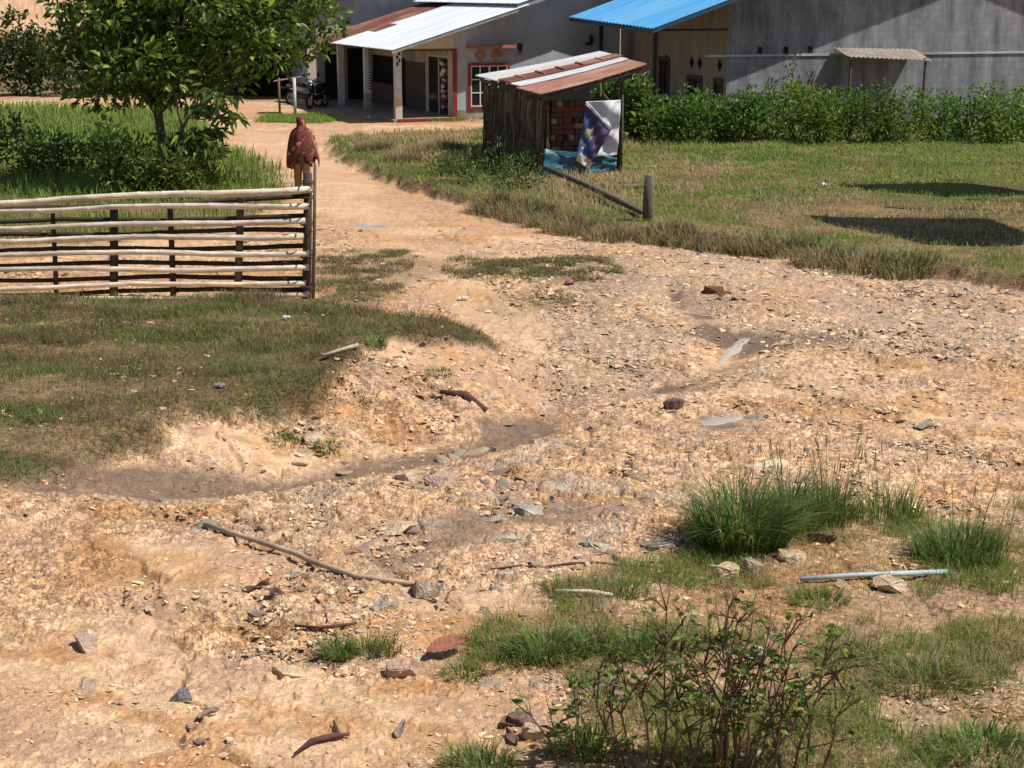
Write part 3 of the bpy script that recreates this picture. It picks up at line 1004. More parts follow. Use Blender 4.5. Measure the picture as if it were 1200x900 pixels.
def window(fr, name, a0, a1, t, z0, z1, parent, frame_m, bar_m, nx, nz, fw=0.07, axis='a', out=-1):
    """a window on a wall lying in the a-z plane (axis 'a') or the t-z plane (axis 't'); out = outward sign"""
    def bx(mb, p0, p1, d0, d1, q0, q1):
        if axis == 'a':
            fr.box(mb, p0, p1, t + min(out * d0, out * d1), t + max(out * d0, out * d1), q0, q1)
        else:
            fr.box(mb, t + min(out * d0, out * d1), t + max(out * d0, out * d1), p0, p1, q0, q1)
    f = MB()
    bx(f, a0, a1, 0.003, 0.06, z0, z0 + fw); bx(f, a0, a1, 0.003, 0.06, z1 - fw, z1)
    bx(f, a0, a0 + fw, 0.003, 0.06, z0 + fw, z1 - fw); bx(f, a1 - fw, a1, 0.003, 0.06, z0 + fw, z1 - fw)
    w = f.build(name, frame_m, parent)
    g = MB(); bx(g, a0 + fw, a1 - fw, 0.003, 0.016, z0 + fw, z1 - fw)
    g.build('pane', M_GLASS, w)
    b = MB(); s = 0.035
    A0, A1, Z0, Z1 = a0 + fw, a1 - fw, z0 + fw, z1 - fw
    for i in range(nx + 1):
        p = A0 + (A1 - A0 - s) * i / nx
        ss = s * (1.8 if (nx == 4 and i == 2) else 1)
        bx(b, p, p + ss, 0.018, 0.045, Z0, Z1)
    for j in range(nz + 1):
        q = Z0 + (Z1 - Z0 - s) * j / nz
        bx(b, A0, A1, 0.019, 0.042, q, q + s)
    b.build('bars', bar_m, w)
    return w


# --- the grey house with the white porch roof
TH1 = math.atan2(0.35, 0.937)
O1 = (-3.77, 54.3, 0.0)
f1 = Frame(O1, TH1)
h1 = empty('porch_house', O1, 'grey plastered house with white tin porch roof and red framed window', 'house', rz=TH1)
rl1 = Roofline(2.46, 6.6, 0.30)
mb = MB()
gable(f1, mb, 1.99, 8.0, 0.0, 0.15, rl1, -0.2)
f1.box(mb, 1.99, 2.14, 0.15, 10.4, -0.2, 3.0)
f1.box(mb, 7.85, 8.0, 0.15, 10.4, -0.2, 4.0)
gable(f1, mb, 2.14, 7.85, 10.25, 10.4, rl1, -0.2)
mb.build('wall', M_PLASTER, h1)
mb = MB(); f1.box(mb, 2.06, 8.0, -0.012, -0.003, -0.2, 0.33)
mb.build('plinth', M_STAIN, h1)
# porch
mb = MB(); f1.box(mb, -0.25, 1.985, -0.3, 10.4, -0.2, 0.10)
pf = mb.build('porch_floor', M_CEMENT, h1)
mb = MB(); f1.box(mb, -0.1, 1.985, -0.33, -0.303, -0.05, 0.11)
mb.build('edging', M_RED, pf)
for t, col in ((0.0, M_COLUMN), (3.75, M_COLUMN), (7.4, M_COLUMN)):
    mb = MB(); f1.box(mb, -0.11, 0.11, t - 0.11, t + 0.11, 0.10, 2.42)
    c = mb.build('column', col, h1)
    mb = MB(); f1.box(mb, -0.115, 0.115, t - 0.115, t + 0.115, 0.1, 0.75)
    if t == 0.0:
        mb.build('base_band', M_CREAM, c)
        mb = MB()
        for k in range(5):
            f1.box(mb, -0.07 + 0.07 * (k % 2), 0.0 + 0.07 * (k % 2), -0.118, -0.112, 2.38 - 0.11 * (k + 1), 2.38 - 0.11 * k)
        mb.build('checks', M_BLACK, c)
    elif t == 3.75:
        mb.build('base_band', M_STAIN, c)
        mb = MB()
        for k in range(16):
            f1.box(mb, 0.112, 0.118, t - 0.10 + 0.09 * (k % 2), t - 0.01 + 0.09 * (k % 2), 0.85 + 0.095 * k, 0.94 + 0.095 * k)
            f1.box(mb, 0.02 , 0.10 , t - 0.118, t - 0.112, 0.85 + 0.095 * k, 0.90 + 0.095 * k)
        mb.build('checks', M_BLACK, c)
mb = MB()
mb.prism([f1(0.12, -0.02, 2.36), f1(1.975, -0.02, 2.36), f1(1.975, -0.02, 2.96), f1(0.12, -0.02, 2.42)], f1.w * 0.05)
mb.build('gable_board', M_CREAM, h1)
mb = MB(); f1.box(mb, 0.115, 1.97, 0.035, 0.1, 2.28, 2.355); f1.box(mb, -0.06, 0.06, 0.12, 10.3, 2.34, 2.425)
mb.build('porch_beam', M_BOARD, h1)
mb = MB(); f1.box(mb, 1.90, 2.05, -0.05, -0.016, 0.0, 2.35)
mb.build('door_post', M_RED, h1)
# wall inside the porch: doors, boards and openings
mb = MB(); f1.box(mb, 1.972, 1.987, 0.18, 3.2, 0.1, 2.95); mb.build('inner_wall', M_CREAM, h1)
mb = MB(); f1.box(mb, 1.945, 1.968, 0.55, 2.75, 0.12, 2.0); d = mb.build('door', M_GLASS, h1)
mb = MB()
for t in (0.47, 1.55, 2.75): f1.box(mb, 1.93, 1.966, t, t + 0.08, 0.1, 2.02)
f1.box(mb, 1.93, 1.966, 0.55, 2.75, 2.02, 2.09)
mb.build('frame', M_WHITE, d)
mb = MB()
cp_ = [f1(1.9 + 0.03 * math.sin(k * 1.3), 0.95 + 0.09 * math.sin(k * 1.1), 0.35 + 0.085 * k) for k in range(20)]
mb.tube(cp_, [0.09 + 0.02 * math.sin(k * 2.2) for k in range(20)], 8)
m_c, ntc, bc = new_mat('striped_curtain')
wv = ntc.nodes.new('ShaderNodeTexWave'); wv.bands_direction = 'DIAGONAL'; wv.inputs['Scale'].default_value = 2.2; wv.inputs['Distortion'].default_value = 1.0
tcc = ntc.nodes.new('ShaderNodeTexCoord'); ntc.links.new(tcc.outputs['Object'], wv.inputs['Vector'])
rpc = ntc.nodes.new('ShaderNodeValToRGB'); rpc.color_ramp.interpolation = 'CONSTANT'
rpc.color_ramp.elements[0].color = (0.62, 0.52, 0.48, 1); rpc.color_ramp.elements[1].position = 0.5; rpc.color_ramp.elements[1].color = (0.2, 0.03, 0.035, 1)
ntc.links.new(wv.outputs['Color'], rpc.inputs['Fac']); ntc.links.new(rpc.outputs['Color'], bc.inputs['Base Color'])
mb.build('curtain', m_c, d, True)
for t in (0.75, 1.35, 1.8, 2.35):
    mb = MB(); c0 = f1(1.968, t, 2.32)
    mb.prism([c0 + f1.w * 0.12, c0 + Vector((0, 0, .16)), c0 - f1.w * 0.12, c0 - Vector((0, 0, .16))], f1.u * -0.02)
    mb.build('diamond_vent', M_RED, h1)
mb = MB(); f1.box(mb, 1.955, 1.985, 3.3, 5.6, 0.1, 1.75); mb.build('board_wall', M_BOARD, h1)
mb = MB(); f1.box(mb, 1.955, 1.985, 3.35, 4.3, 1.78, 2.6); mb.build('panel', M_CREAM, h1)
mb = MB(); f1.box(mb, 1.955, 1.985, 6.4, 9.6, 1.85, 2.6); mb.build('panel', M_CREAM, h1)
mb = MB(); f1.box(mb, 1.96, 1.985, 5.7, 10.0, 0.1, 1.82); mb.build('shop_opening', M_DARK, h1)
mb = MB(); f1.box(mb, 1.6, 1.95, 6.1, 9.4, 0.1, 0.85); mb.build('counter', M_BOARD, h1)
mb = MB(); f1.box(mb, -0.2, 1.985, 10.2, 10.38, 0.1, 2.9); mb.build('end_wall', M_BEIGE, h1)
mb = MB(); f1.box(mb, 0.1, 0.7, 10.15, 10.19, 0.12, 2.0); f1.box(mb, 1.0, 1.7, 10.15, 10.19, 0.12, 2.05); mb.build('back_door', M_DARK, h1)
# window with its ledge and diamond vents
w = window(f1, 'window', 2.45, 3.93, -0.003, 0.35, 1.87, h1, M_RED, M_WHITE, 4, 3, 0.085)
mb = MB(); f1.box(mb, 2.38, 4.02, -0.42, -0.004, 2.36, 2.47); mb.build('window_ledge', M_ORANGE, h1)
for a in (2.88, 3.45):
    c0 = f1(a, -0.004, 2.12)
    mb = MB(); mb.prism([c0 - f1.u * 0.21, c0 - Vector((0, 0, .2)), c0 + f1.u * 0.21, c0 + Vector((0, 0, .2))], f1.w * -0.02)
    dv = mb.build('diamond_vent', M_ORANGE, h1)
    c0 = f1(a, -0.026, 2.12)
    mb = MB(); mb.prism([c0 - f1.u * 0.12, c0 - Vector((0, 0, .11)), c0 + f1.u * 0.12, c0 + Vector((0, 0, .11))], f1.w * -0.01)
    mb.build('inset', M_STAIN, dv)
mb = MB(); f1.box(mb, 4.22, 4.34, -0.14, -0.004, 2.3, 2.5); mb.tube([f1(4.28, -0.1, 2.3), f1(4.28, -0.1, 2.15)], [0.05, 0.02], 8)
mb.build('wall_lamp', M_BLACK, h1)
mb = MB(); f1.box(mb, 7.2, 7.6, -0.03, -0.004, 0.85, 1.35); mb.build('shutter', M_PINK, h1)
mb = MB(); f1.box(mb, 6.85, 6.95, -0.09, -0.004, 2.5, 2.75); f1.box(mb, 6.7, 6.95, -0.06, -0.02, 2.42, 2.5); mb.build('wall_bracket', M_BLACK, h1)
# roofs
def rz1(a, off=0.0): return rl1(a) + 0.05 + off
mb = MB()
sheet(mb, f1(-0.46, -1.0, rz1(-0.46)), f1(4.25, -1.0, rz1(4.25)), f1(4.25, 6.9, rz1(4.25)), f1(-0.46, 6.9, rz1(-0.46)), 34, 0.018)
mb.build('porch_roof', M_ZINC, h1)
mb = MB()
sheet(mb, f1(-0.4, 6.7, rz1(-0.4, -.05)), f1(4.25, 6.7, rz1(4.25, -.05)), f1(4.25, 10.9, rz1(4.25, -.05)), f1(-0.4, 10.9, rz1(-0.4, -.05)), 20, 0.018)
sheet(mb, f1(0.9, 5.7, rz1(0.9, .03)), f1(1.7, 5.7, rz1(1.7, .03)), f1(1.7, 6.95, rz1(1.7, .03)), f1(0.9, 6.95, rz1(0.9, .03)), 6, 0.018)
mb.build('rusty_roof', M_RUST, h1)
mb = MB()
sheet(mb, f1(3.9, -0.9, rz1(3.9, .14)), f1(6.6, -0.9, rz1(6.6, .14)), f1(6.6, 10.9, rz1(6.6, .14)), f1(3.9, 10.9, rz1(3.9, .14)), 52, 0.018)
sheet(mb, f1(6.6, -0.9, rz1(6.6, .14)), f1(8.6, -0.9, rz1(8.6, .14)), f1(8.6, 10.9, rz1(8.6, .14)), f1(6.6, 10.9, rz1(6.6, .14)), 52, 0.018)
mb.build('main_roof', M_ZINC, h1)
mb = MB()
mb.prism([f1(-0.46, -0.98, rz1(-.46, -.13)), f1(3.9, -0.98, rz1(3.9, -.13)), f1(3.9, -0.98, rz1(3.9, -.035)), f1(-0.46, -0.98, rz1(-.46, -.035))], f1.w * 0.04)
mb.prism([f1(3.9, -0.86, rz1(3.9, -.06)), f1(6.6, -0.86, rz1(6.6, -.06)), f1(6.6, -0.86, rz1(6.6, .1)), f1(3.9, -0.86, rz1(3.9, .1))], f1.w * 0.04)
mb.build('verge_board', mat('grey_board', (0.3, 0.31, 0.32), (0.2, 0.2, 0.2), 0.8, 5, 0.05), h1)

# --- the house behind with a maroon roof
O2 = (-8.1, 65.4, 0.0)
f2 = Frame(O2, TH1)
h2 = empty('maroon_roof_house', O2, 'tall grey house with maroon roof standing behind the porch house', 'house', rz=TH1)
rl2 = Roofline(3.52, 7.0, 0.30)
mb = MB(); gable(f2, mb, 0, 13, 0, 0.2, rl2, -0.2); f2.box(mb, 0, 0.2, 0.2, 9, -0.2, 3.4); f2.box(mb, 12.8, 13, 0.2, 9, -0.2, 3.4)
gable(f2, mb, 0.2, 12.8, 8.8, 9.0, rl2, -0.2)
mb.build('wall', M_PLASTER, h2)
mb = MB(); f2.box(mb, -0.004, 1.75, -0.01, -0.002, -0.2, 2.5); mb.build('sunlit_lower_wall', M_STAIN if False else M_CREAM, h2)  # cream panel paints the sunlit lower part of the grey wall
mb = MB()
sheet(mb, f2(-0.6, -0.7, rl2(-.6) + .06), f2(7.0, -0.7, rl2(7) + .06), f2(7.0, 9.6, rl2(7) + .06), f2(-0.6, 9.6, rl2(-.6) + .06), 40)
sheet(mb, f2(7.0, -0.7, rl2(7) + .06), f2(13.6, -0.7, rl2(13.6) + .06), f2(13.6, 9.6, rl2(13.6) + .06), f2(7.0, 9.6, rl2(7) + .06), 40)
mb.build('roof', M_MAROON, h2)

# --- the block house with the blue porch roof
TH3 = math.atan2(0.287, 0.958)
O3 = (6.53, 50.0, 0.0)
f3 = Frame(O3, TH3)
h3 = empty('block_house', O3, 'dark unpainted block house with blue metal porch roof behind the hedge', 'house', rz=TH3)
rl3 = Roofline(4.12, 9.5, 0.342)
mb = MB(); gable(f3, mb, 0, 19, 0, 0.18, rl3, -0.2); f3.box(mb, 18.8, 19, 0.18, 9.5, -0.2, 4.0); gable(f3, mb, 0.2, 18.8, 9.3, 9.5, rl3, -0.2)
mb.build('wall', M_BLOCK, h3)
# blocks' courses: a few mortar ridges
mb = MB(); f3.box(mb, -0.75, 18.9, -0.04, -0.003, 2.28, 2.34); mb.build('ledge', M_PLASTER, h3)
mb = MB(); f3.box(mb, 0.0, 0.19, 0.19, 9.3, -0.2, 4.1); f3.box(mb, -0.012, -0.002, 0.0, 0.19, -0.2, 4.1)
mb.build('porch_wall', M_BEIGE, h3)
for a in (1.06, 1.93, 2.75):
    mb = MB(); f3.box(mb, a - 0.09, a + 0.07, -0.006, -0.002, 2.36, 2.56); mb.build('beam_hole', M_DARK, h3)
window(f3, 'window', 1.86, 3.06, -0.003, 0.5, 1.62, h3, M_BOARD, M_BOARD, 2, 1, 0.09, axis='t', out=-1)
window(f3, 'window', 0.25, 0.9, -0.015, 0.5, 1.62, h3, M_BOARD, M_BOARD, 1, 1, 0.07, axis='t', out=-1)
window(f3, 'window', 4.6, 5.5, -0.003, 0.5, 2.1, h3, M_BOARD, M_BOARD, 2, 1, 0.09, axis='t', out=-1)
for t in (0.55, 2.1, 2.75, 4.9):
    c0 = f3(-0.016, t, 2.0)
    mb = MB(); mb.prism([c0 + f3.w * 0.16, c0 + Vector((0, 0, .18)), c0 - f3.w * 0.16, c0 - Vector((0, 0, .18))], f3.u * -0.015)
    mb.build('diamond_vent', M_DARK, h3)
for t in (0.05, 4.84):
    mb = MB(); f3.box(mb, -2.40, -2.29, t - .055, t + .055, -0.1, 3.22); mb.build('porch_post', M_BLACK, h3)
mb = MB(); f3.box(mb, -2.39, -0.02, 0.02, 0.08, 3.05, 3.12); f3.box(mb, -2.3, -0.02, 4.8, 4.86, 3.1, 3.16); mb.build('tie_beam', M_BLACK, h3)
mb = MB()
sheet(mb, f3(-2.88, -1.1, 3.16), f3(9.5, -1.1, rl3(9.5) + .05), f3(9.5, 6.5, rl3(9.5) + 0.2), f3(-2.88, 6.5, 3.38), 26, 0.02)
mb.build('roof', M_BLUE, h3)
mb = MB()
sheet(mb, f3(9.5, -1.1, rl3(9.5) + .05), f3(19.7, -1.1, rl3(19.7)), f3(19.7, 9.9, rl3(19.7) + 0.1), f3(9.5, 9.9, rl3(9.5) + 0.05), 34, 0.02)
mb.build('far_roof', M_BLUE, h3)
mb = MB()
mb.prism([f3(-2.88, -1.09, 3.02), f3(9.5, -1.09, rl3(9.5) - .1), f3(9.5, -1.09, rl3(9.5) + .0), f3(-2.88, -1.09, 3.12)], f3.w * 0.04)
mb.prism([f3(-2.87, -1.0, 3.02), f3(-2.87, 6.5, 3.24), f3(-2.87, 6.5, 3.34), f3(-2.87, -1.0, 3.12)], f3.u * 0.03)
mb.build('fascia', mat('blue_fascia', (0.03, 0.09, 0.16), (0.02, 0.06, 0.1), 0.5, 4, 0), h3)
# lean-to against the block wall
lt = empty('lean_to', tuple(f3(3.4, -0.9, 0)), 'small lean-to of weathered tin sheet on poles against the block wall', 'lean-to')
mb = MB(); sheet(mb, f3(3.35, -1.3, 2.30), f3(3.5, -0.06, 2.52), f3(6.3, -0.06, 2.45), f3(6.2, -1.3, 2.15), 18, 0.02); mb.build('roof', mat('weathered_tin', (.42, .37, .33), (.26, .20, .17), .8, 2.5, .1, c3=(.5, .48, .45)), lt)
for a in (3.5, 6.05):
    mb = MB(); mb.tube([f3(a, -1.15, -0.1), f3(a + 0.03, -1.15, 2.22)], 0.045, 8); mb.build('post', M_BOARD, lt)
# forked pole leaning on the block wall
fp = MB()
fp.tube([f3(3.0, -0.35, -0.1), f3(2.75, -0.2, 1.4), f3(3.0, -0.1, 2.05)], [0.05, 0.045, 0.03], 8); fp.tube([f3(2.76, -0.22, 1.35), f3(2.55, -0.1, 1.95)], [0.035, 0.02], 7)
tag(base_origin(fp.build('forked_pole', M_BOARD, None, True)), 'dark forked pole leaning on the block wall above the bushes', 'pole')
sp_ = MB(); sp_.tube([f3(1.9, -0.5, -0.1), f3(1.95, -0.4, 1.5), f3(2.1, -0.3, 2.25)], [0.03, 0.025, 0.015], 7)
sap = empty('sapling', tuple(f3(1.9, -0.5, 0)), 'thin tall sapling with few leaves before the block wall', 'sapling')
sp_.build('trunk', WOODY, sap, True)
pts = [tuple(f3(1.95 + random.gauss(0, .12), -0.4 + random.gauss(0, .1), random.uniform(1.3, 2.4))) for _ in range(50)]
link('crown', leaf_mesh('crown', np.array(pts), RNG.normal(size=(50, 3)), np.full(50, 0.14), np.full(50, 0.06), leaf_cols(50, (0.06, .1, .02), (.14, .17, .04), (.3, .16, .1), .2)), LEAF_M, sap)

# ------------------------------------------------------------------ the shed
A = on(640, 206); B = on(572, 181); Cn = on(727, 201)
shed = empty('brick_shed', tuple((A + B + Cn) / 3), 'low open shed with thatch wall and patched tin roof beside the track', 'shed')
eN = P(634, 110, A.y - 0.55); eF = P(557, 90, A.y + 6.4); rN = P(758, 75, A.y + 0.35); rF = P(702, 62, A.y + 7.0)


def strip(b0, b1, m, name, lift, waves, over=0.0):
    mb = MB()
    def L_(b): return eN.lerp(eF, b) + Vector((0, 0, lift))
    def R_(b): return rN.lerp(rF, b) + Vector((0, 0, lift))
    d0 = (R_(b0) - L_(b0)).normalized() * over
    sheet(mb, L_(b0) - d0, R_(b0) + d0, R_(b1) + d0, L_(b1) - d0, waves, 0.02, 0.01, 8, 0.03)
    return mb.build(name, m, shed)


strip(0.0, 0.34, M_RUSTPALE, 'rusty_sheet', 0.0, 14)
M_OLDTIN = mat('old_tin', (.62, .63, .64), (.42, .42, .43), .6, 2.2, .05, stretch=(.4, 2, 1), c3=(.5, .42, .38))
strip(0.31, 0.47, M_OLDTIN, 'tin_sheet', 0.035, 7, -0.05)
strip(0.45, 0.63, M_RUST, 'rusty_sheet', 0.075, 7, -0.02)
strip(0.60, 1.0, M_OLDTIN, 'tin_sheet', 0.04, 16)
# patches laid over the rusty strip
mb = MB()
for k in range(5):
    b0, b1 = 0.46, 0.62; a0 = 0.14 + 0.17 * k; a1 = a0 + 0.02
    q = [eN.lerp(eF, b0).lerp(rN.lerp(rF, b0), a0), eN.lerp(eF, b0).lerp(rN.lerp(rF, b0), a1), eN.lerp(eF, b1).lerp(rN.lerp(rF, b1), a1), eN.lerp(eF, b1).lerp(rN.lerp(rF, b1), a0)]
    q = [v + Vector((0, 0, 0.07)) for v in q]
    mb.prism(q, (0, 0, 0.025))
mb.build('lath', M_RUSTPALE, shed)
M_POST = mat('weathered_post', (0.17, 0.135, 0.10), (0.075, 0.06, 0.045), 0.9, 6, 0.4, stretch=(1, 1, 0.2))
postpos = [(A + Vector((0.02, 0.1, 0)), 1.82), (B + Vector((0.1, -0.1, 0)), 1.8), (Cn + Vector((0.0, 0.05, 0)), 2.22), (G(672, 172), 2.05), (G(702, 168), 2.1)]
for p, h in postpos:
    p = Vector((p[0], p[1], 0)); p.z = H1(p.x, p.y)
    mb = MB(); mb.tube([p - Vector((0, 0, .2)), p + Vector((0.02, 0, h * .5)), p + Vector((0, 0, h - p.z))], 0.042, 8, jitter=.08); mb.build('post', M_POST, shed, True)
mb = MB()
mb.tube([eN + Vector((0.1, .15, -.07)), eF + Vector((0.15, -.15, -.07))], 0.04, 7); mb.tube([rN + Vector((-.25, .15, -.11)), rF + Vector((-.2, -.15, -.11))], 0.04, 7)
mb.tube([eN + Vector((0.05, .25, -.12)), rN + Vector((-.1, .2, -.13))], 0.035, 7)
mb.build('roof_pole', M_POST, shed, True)
# thatch: hanging bundles of long dry stalks
THATCH = mat_attr('thatch', rough=0.9, spec=0.1)
n = 4200
s = RNG.random(n); layer = RNG.random(n)
topA, topB = P(640, 120, A.y).z, P(570, 103, B.y).z
bx = A.x + (B.x - A.x) * s; by = A.y + (B.y - A.y) * s
nx_, ny_ = -(B.y - A.y), (B.x - A.x); nl = math.hypot(nx_, ny_); nx_, ny_ = nx_ / nl, ny_ / nl
offs = 0.02 + 0.10 * layer
bx += nx_ * offs; by += ny_ * offs
zt = topA + (topB - topA) * s - layer * 1.15 * (RNG.random(n) < 0.75) + 0.05 * RNG.normal(size=n)
ln = np.minimum(zt + 0.02, 0.35 + 0.75 * RNG.random(n))
zb = np.maximum(zt - ln, 0.02)
w = 0.012 + 0.022 * RNG.random(n)
dx, dy = (B.x - A.x) / nl, (B.y - A.y) / nl
j = RNG.normal(size=n) * 0.03
j2 = RNG.random(n) * 0.05
V = np.stack([np.stack([bx - dx * w, by - dy * w, zt], 1), np.stack([bx + dx * w, by + dy * w, zt], 1), np.stack([bx + nx_ * 0.015, by + ny_ * 0.015, zt], 1),
              np.stack([bx - dx * w * .5 + dx * j + nx_ * j2, by - dy * w * .5 + dy * j + ny_ * j2, zb], 1), np.stack([bx + dx * w * .5 + dx * j + nx_ * j2, by + dy * w * .5 + dy * j + ny_ * j2, zb], 1),
              np.stack([bx + dx * j + nx_ * (j2 + .015), by + dy * j + ny_ * (j2 + .015), zb], 1)], 1).reshape(-1, 3)
k = (np.arange(n) * 6)[:, None]
Q = np.concatenate([k + np.array([0, 2, 5, 3]), k + np.array([2, 1, 4, 5]), k + np.array([1, 0, 3, 4])])
tcol = lerp(np.array([0.075, 0.058, 0.045]), np.array([0.30, 0.235, 0.18]), RNG.random((n, 1)) ** 1.7) * (0.6 + 0.7 * RNG.random((n, 1)))
th = link('thatch_wall', mesh_np('thatch_wall', V, Q, None, np.repeat(tcol, 6, axis=0)), THATCH, shed)
mb = MB()
mb.hexa([A + Vector((0, 0, -.1)), A + Vector((.05, 0, -.1)), B + Vector((.05, 0, -.1)), B + Vector((0, 0, -.1)),
         Vector((A.x, A.y, topA - .05)), Vector((A.x + .05, A.y, topA - .05)), Vector((B.x + .05, B.y, topB - .05)), Vector((B.x, B.y, topB - .05))])
mb.build('backing', M_BOARD, th)
# sheet closing the back, coloured near-black for the shade under the roof
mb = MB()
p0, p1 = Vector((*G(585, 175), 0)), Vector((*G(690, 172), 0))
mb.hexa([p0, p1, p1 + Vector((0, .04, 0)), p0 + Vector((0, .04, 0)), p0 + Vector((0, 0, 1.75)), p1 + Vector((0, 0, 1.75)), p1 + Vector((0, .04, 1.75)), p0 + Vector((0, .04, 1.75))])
mb.build('back_sheet', mat('shaded_green_sheet', (0.010, 0.016, 0.013), (0.006, 0.009, 0.008), 0.7, 3, 0.1), shed)

mb = MB()
p0 = Vector((Cn.x + .02, Cn.y + .15, -.05)); p1 = Vector((*G(706, 168), -.05))
mb.hexa([p0, p0 + Vector((.03, 0, 0)), p1 + Vector((.03, 0, 0)), p1, p0 + Vector((0, 0, 1.5)), p0 + Vector((.03, 0, 1.5)), p1 + Vector((.03, 0, 1.45)), p1 + Vector((0, 0, 1.45))])
mb.build('sun_blocker', M_BOARD, shed)  # added side panel that keeps the sun off the stacked bricks
# stacked bricks inside the shed: each brick is a thing
brick_tones = [mat('brick_red', (0.21, 0.07, 0.048), (0.13, 0.045, 0.035), 0.9, 14, 0.3), mat('brick_brown', (0.15, 0.08, 0.058), (0.09, 0.05, 0.037), 0.9, 14, 0.3), mat('brick_pale', (0.40, 0.31, 0.25), (0.24, 0.16, 0.12), 0.9, 14, 0.3)]


def brick_mesh(L, Wd, Hh, m):
    bm = bmesh.new()
    bmesh.ops.create_cube(bm, size=1.0)
    bmesh.ops.scale(bm, vec=(L, Wd, Hh), verts=bm.verts)
    bmesh.ops.bevel(bm, geom=list(bm.edges), offset=0.012, segments=1, affect='EDGES')
    for v in bm.verts: v.co.z += Hh / 2
    me = bpy.data.meshes.new('brick'); bm.to_mesh(me); bm.free(); me.materials.append(m)
    return me


bm_long = [brick_mesh(0.29, 0.2, 0.125, m) for m in brick_tones]
bm_short = [brick_mesh(0.138, 0.2, 0.125, m) for m in brick_tones]
S0 = A + Vector((0.07, 0.42, 0)); dirx = (Cn - A); dirx.z = 0; dirx.normalize()
bang = math.atan2(dirx.y, dirx.x)
for row in range(14):
    short = row % 3 == 1
    Lb = 0.15 if short else 0.30
    cnt = int(1.50 / Lb) - (1 if row > 10 else 0)
    for i in range(cnt):
        tone = random.choices([0, 1, 2], [3, 4, 3] if short else [5, 5, 0.6])[0]
        me = (bm_short if short else bm_long)[tone]
        if row > 4 and random.random() < .09: continue
        o = bpy.data.objects.new('brick', me); COL.objects.link(o)
        q = S0 + dirx * (Lb * (i + 0.5) + random.uniform(-.008, .008))
        o.location = (q.x, q.y + random.uniform(-.10, .07), 0.05 + row * 0.1265)
        o.rotation_euler = (0, 0, bang + random.uniform(-.13, .13))
        lab = {(True, 0): 'red brick laid end on in the stack under the shed roof', (True, 1): 'brown brick laid end on in the stack under the shed roof', (True, 2): 'pale brick laid end on in the stack under the shed roof',
               (False, 0): 'red brick laid lengthwise in the stack under the shed roof', (False, 1): 'brown brick laid lengthwise in the stack under the shed roof', (False, 2): 'pale brick laid lengthwise in the stack under the shed roof'}[(short, tone)]
        tag(o, lab, 'brick', 'bricks stacked in the shed')

# blue and white banner hanging at the front of the shed, lower corner folded over
PRINT = mat_attr('banner_print', rough=0.45, spec=0.35)


def cloth(name, corners, nu, nv, m, parent, ripple, colfun=None, yoff=0.0, th=0.006, seed=0, inside=None):
    """corners: world points top-left, top-right, bottom-right, bottom-left"""
    tl, trr, br, bl = [Vector(c) for c in corners]
    nrm = (trr - tl).cross(bl - tl).normalized()
    if nrm.y > 0: nrm = -nrm
    vs, cs = [], []
    for i in range(nv + 1):
        b = i / nv
        for k in range(nu + 1):
            a = k / nu
            q = tl.lerp(trr, a).lerp(bl.lerp(br, a), b)
            r = ripple * (math.sin(a * 9 + b * 5 + seed) * .5 + math.sin(b * 13 - a * 6 + seed * 2) * .35 + math.sin((a + b) * 21 + seed) * .2)
            vs.append(q + nrm * (r + yoff)); cs.append(colfun(a, b) if colfun else (1, 1, 1))
    n = len(vs)
    vs2 = vs + [v - nrm * th for v in vs]
    fs = []
    for i in range(nv):
        for k in range(nu):
            q = i * (nu + 1) + k
            fs.append((q, q + 1, q + nu + 2, q + nu + 1)); fs.append((n + q, n + q + nu + 1, n + q + nu + 2, n + q + 1))
    for k in range(nu):
        fs.append((k, n + k, n + k + 1, k + 1)); q = nv * (nu + 1) + k; fs.append((q, q + 1, n + q + 1, n + q))
    for i in range(nv):
        q = i * (nu + 1); fs.append((q, q + nu + 1, n + q + nu + 1, n + q)); q += nu; fs.append((q, n + q, n + q + nu + 1, q + nu + 1))
    me = mesh_np(name, [tuple(v) for v in vs2], fs, None, np.array(cs + cs) if colfun else None, True)
    return link(name, me, m, parent)


bY = A.y - 0.12
ban = empty('banner', tuple(P(706, 198, bY)), 'dark blue and white printed banner hung crumpled at the shed front', 'banner')
cloth('white_back', [P(686, 119, bY + .05), P(728, 117, bY + .1), P(723, 182, bY), P(690, 184, bY)], 44, 50, mat('banner_back', (0.70, 0.72, 0.74), (0.56, 0.58, 0.6), 0.5, 3, 0.05), ban, 0.10, None, 0.0, seed=2)


def print_col(a, b):
    w_ = np.array([0.62, 0.60, 0.55]); navy = np.array([0.035, 0.035, 0.10]); blue = np.array([0.05, 0.14, 0.36]); gold = np.array([0.42, 0.31, 0.12]); pur = np.array([0.07, 0.045, 0.13])
    a = a + 0.05 * math.sin(b * 17) + 0.03 * math.sin(b * 31 + a * 9); b = b + 0.02 * math.sin(a * 23)
    c = navy * (1 - b) + blue * b if a < 0.55 else pur
    c = np.array(c)
    if b > 0.90: c = w_
    elif b > 0.86: c = gold
    elif b > 0.82: c = w_ if a > .2 else blue
    if (a - 0.18) ** 2 / 0.012 + (b - 0.66) ** 2 / 0.004 < 1: c = w_ * .9
    e = (a - 0.36) ** 2 / 0.03 + (b - 0.40) ** 2 / 0.018
    f = math.sin(a * 41 + b * 13) + math.sin(b * 53 - a * 19)
    if e < 1 and f > -0.2: c = gold * (0.7 + 0.2 * f) + 0.05
    if e < 0.3 and f < -0.4: c = w_ * 0.55
    return tuple(c)


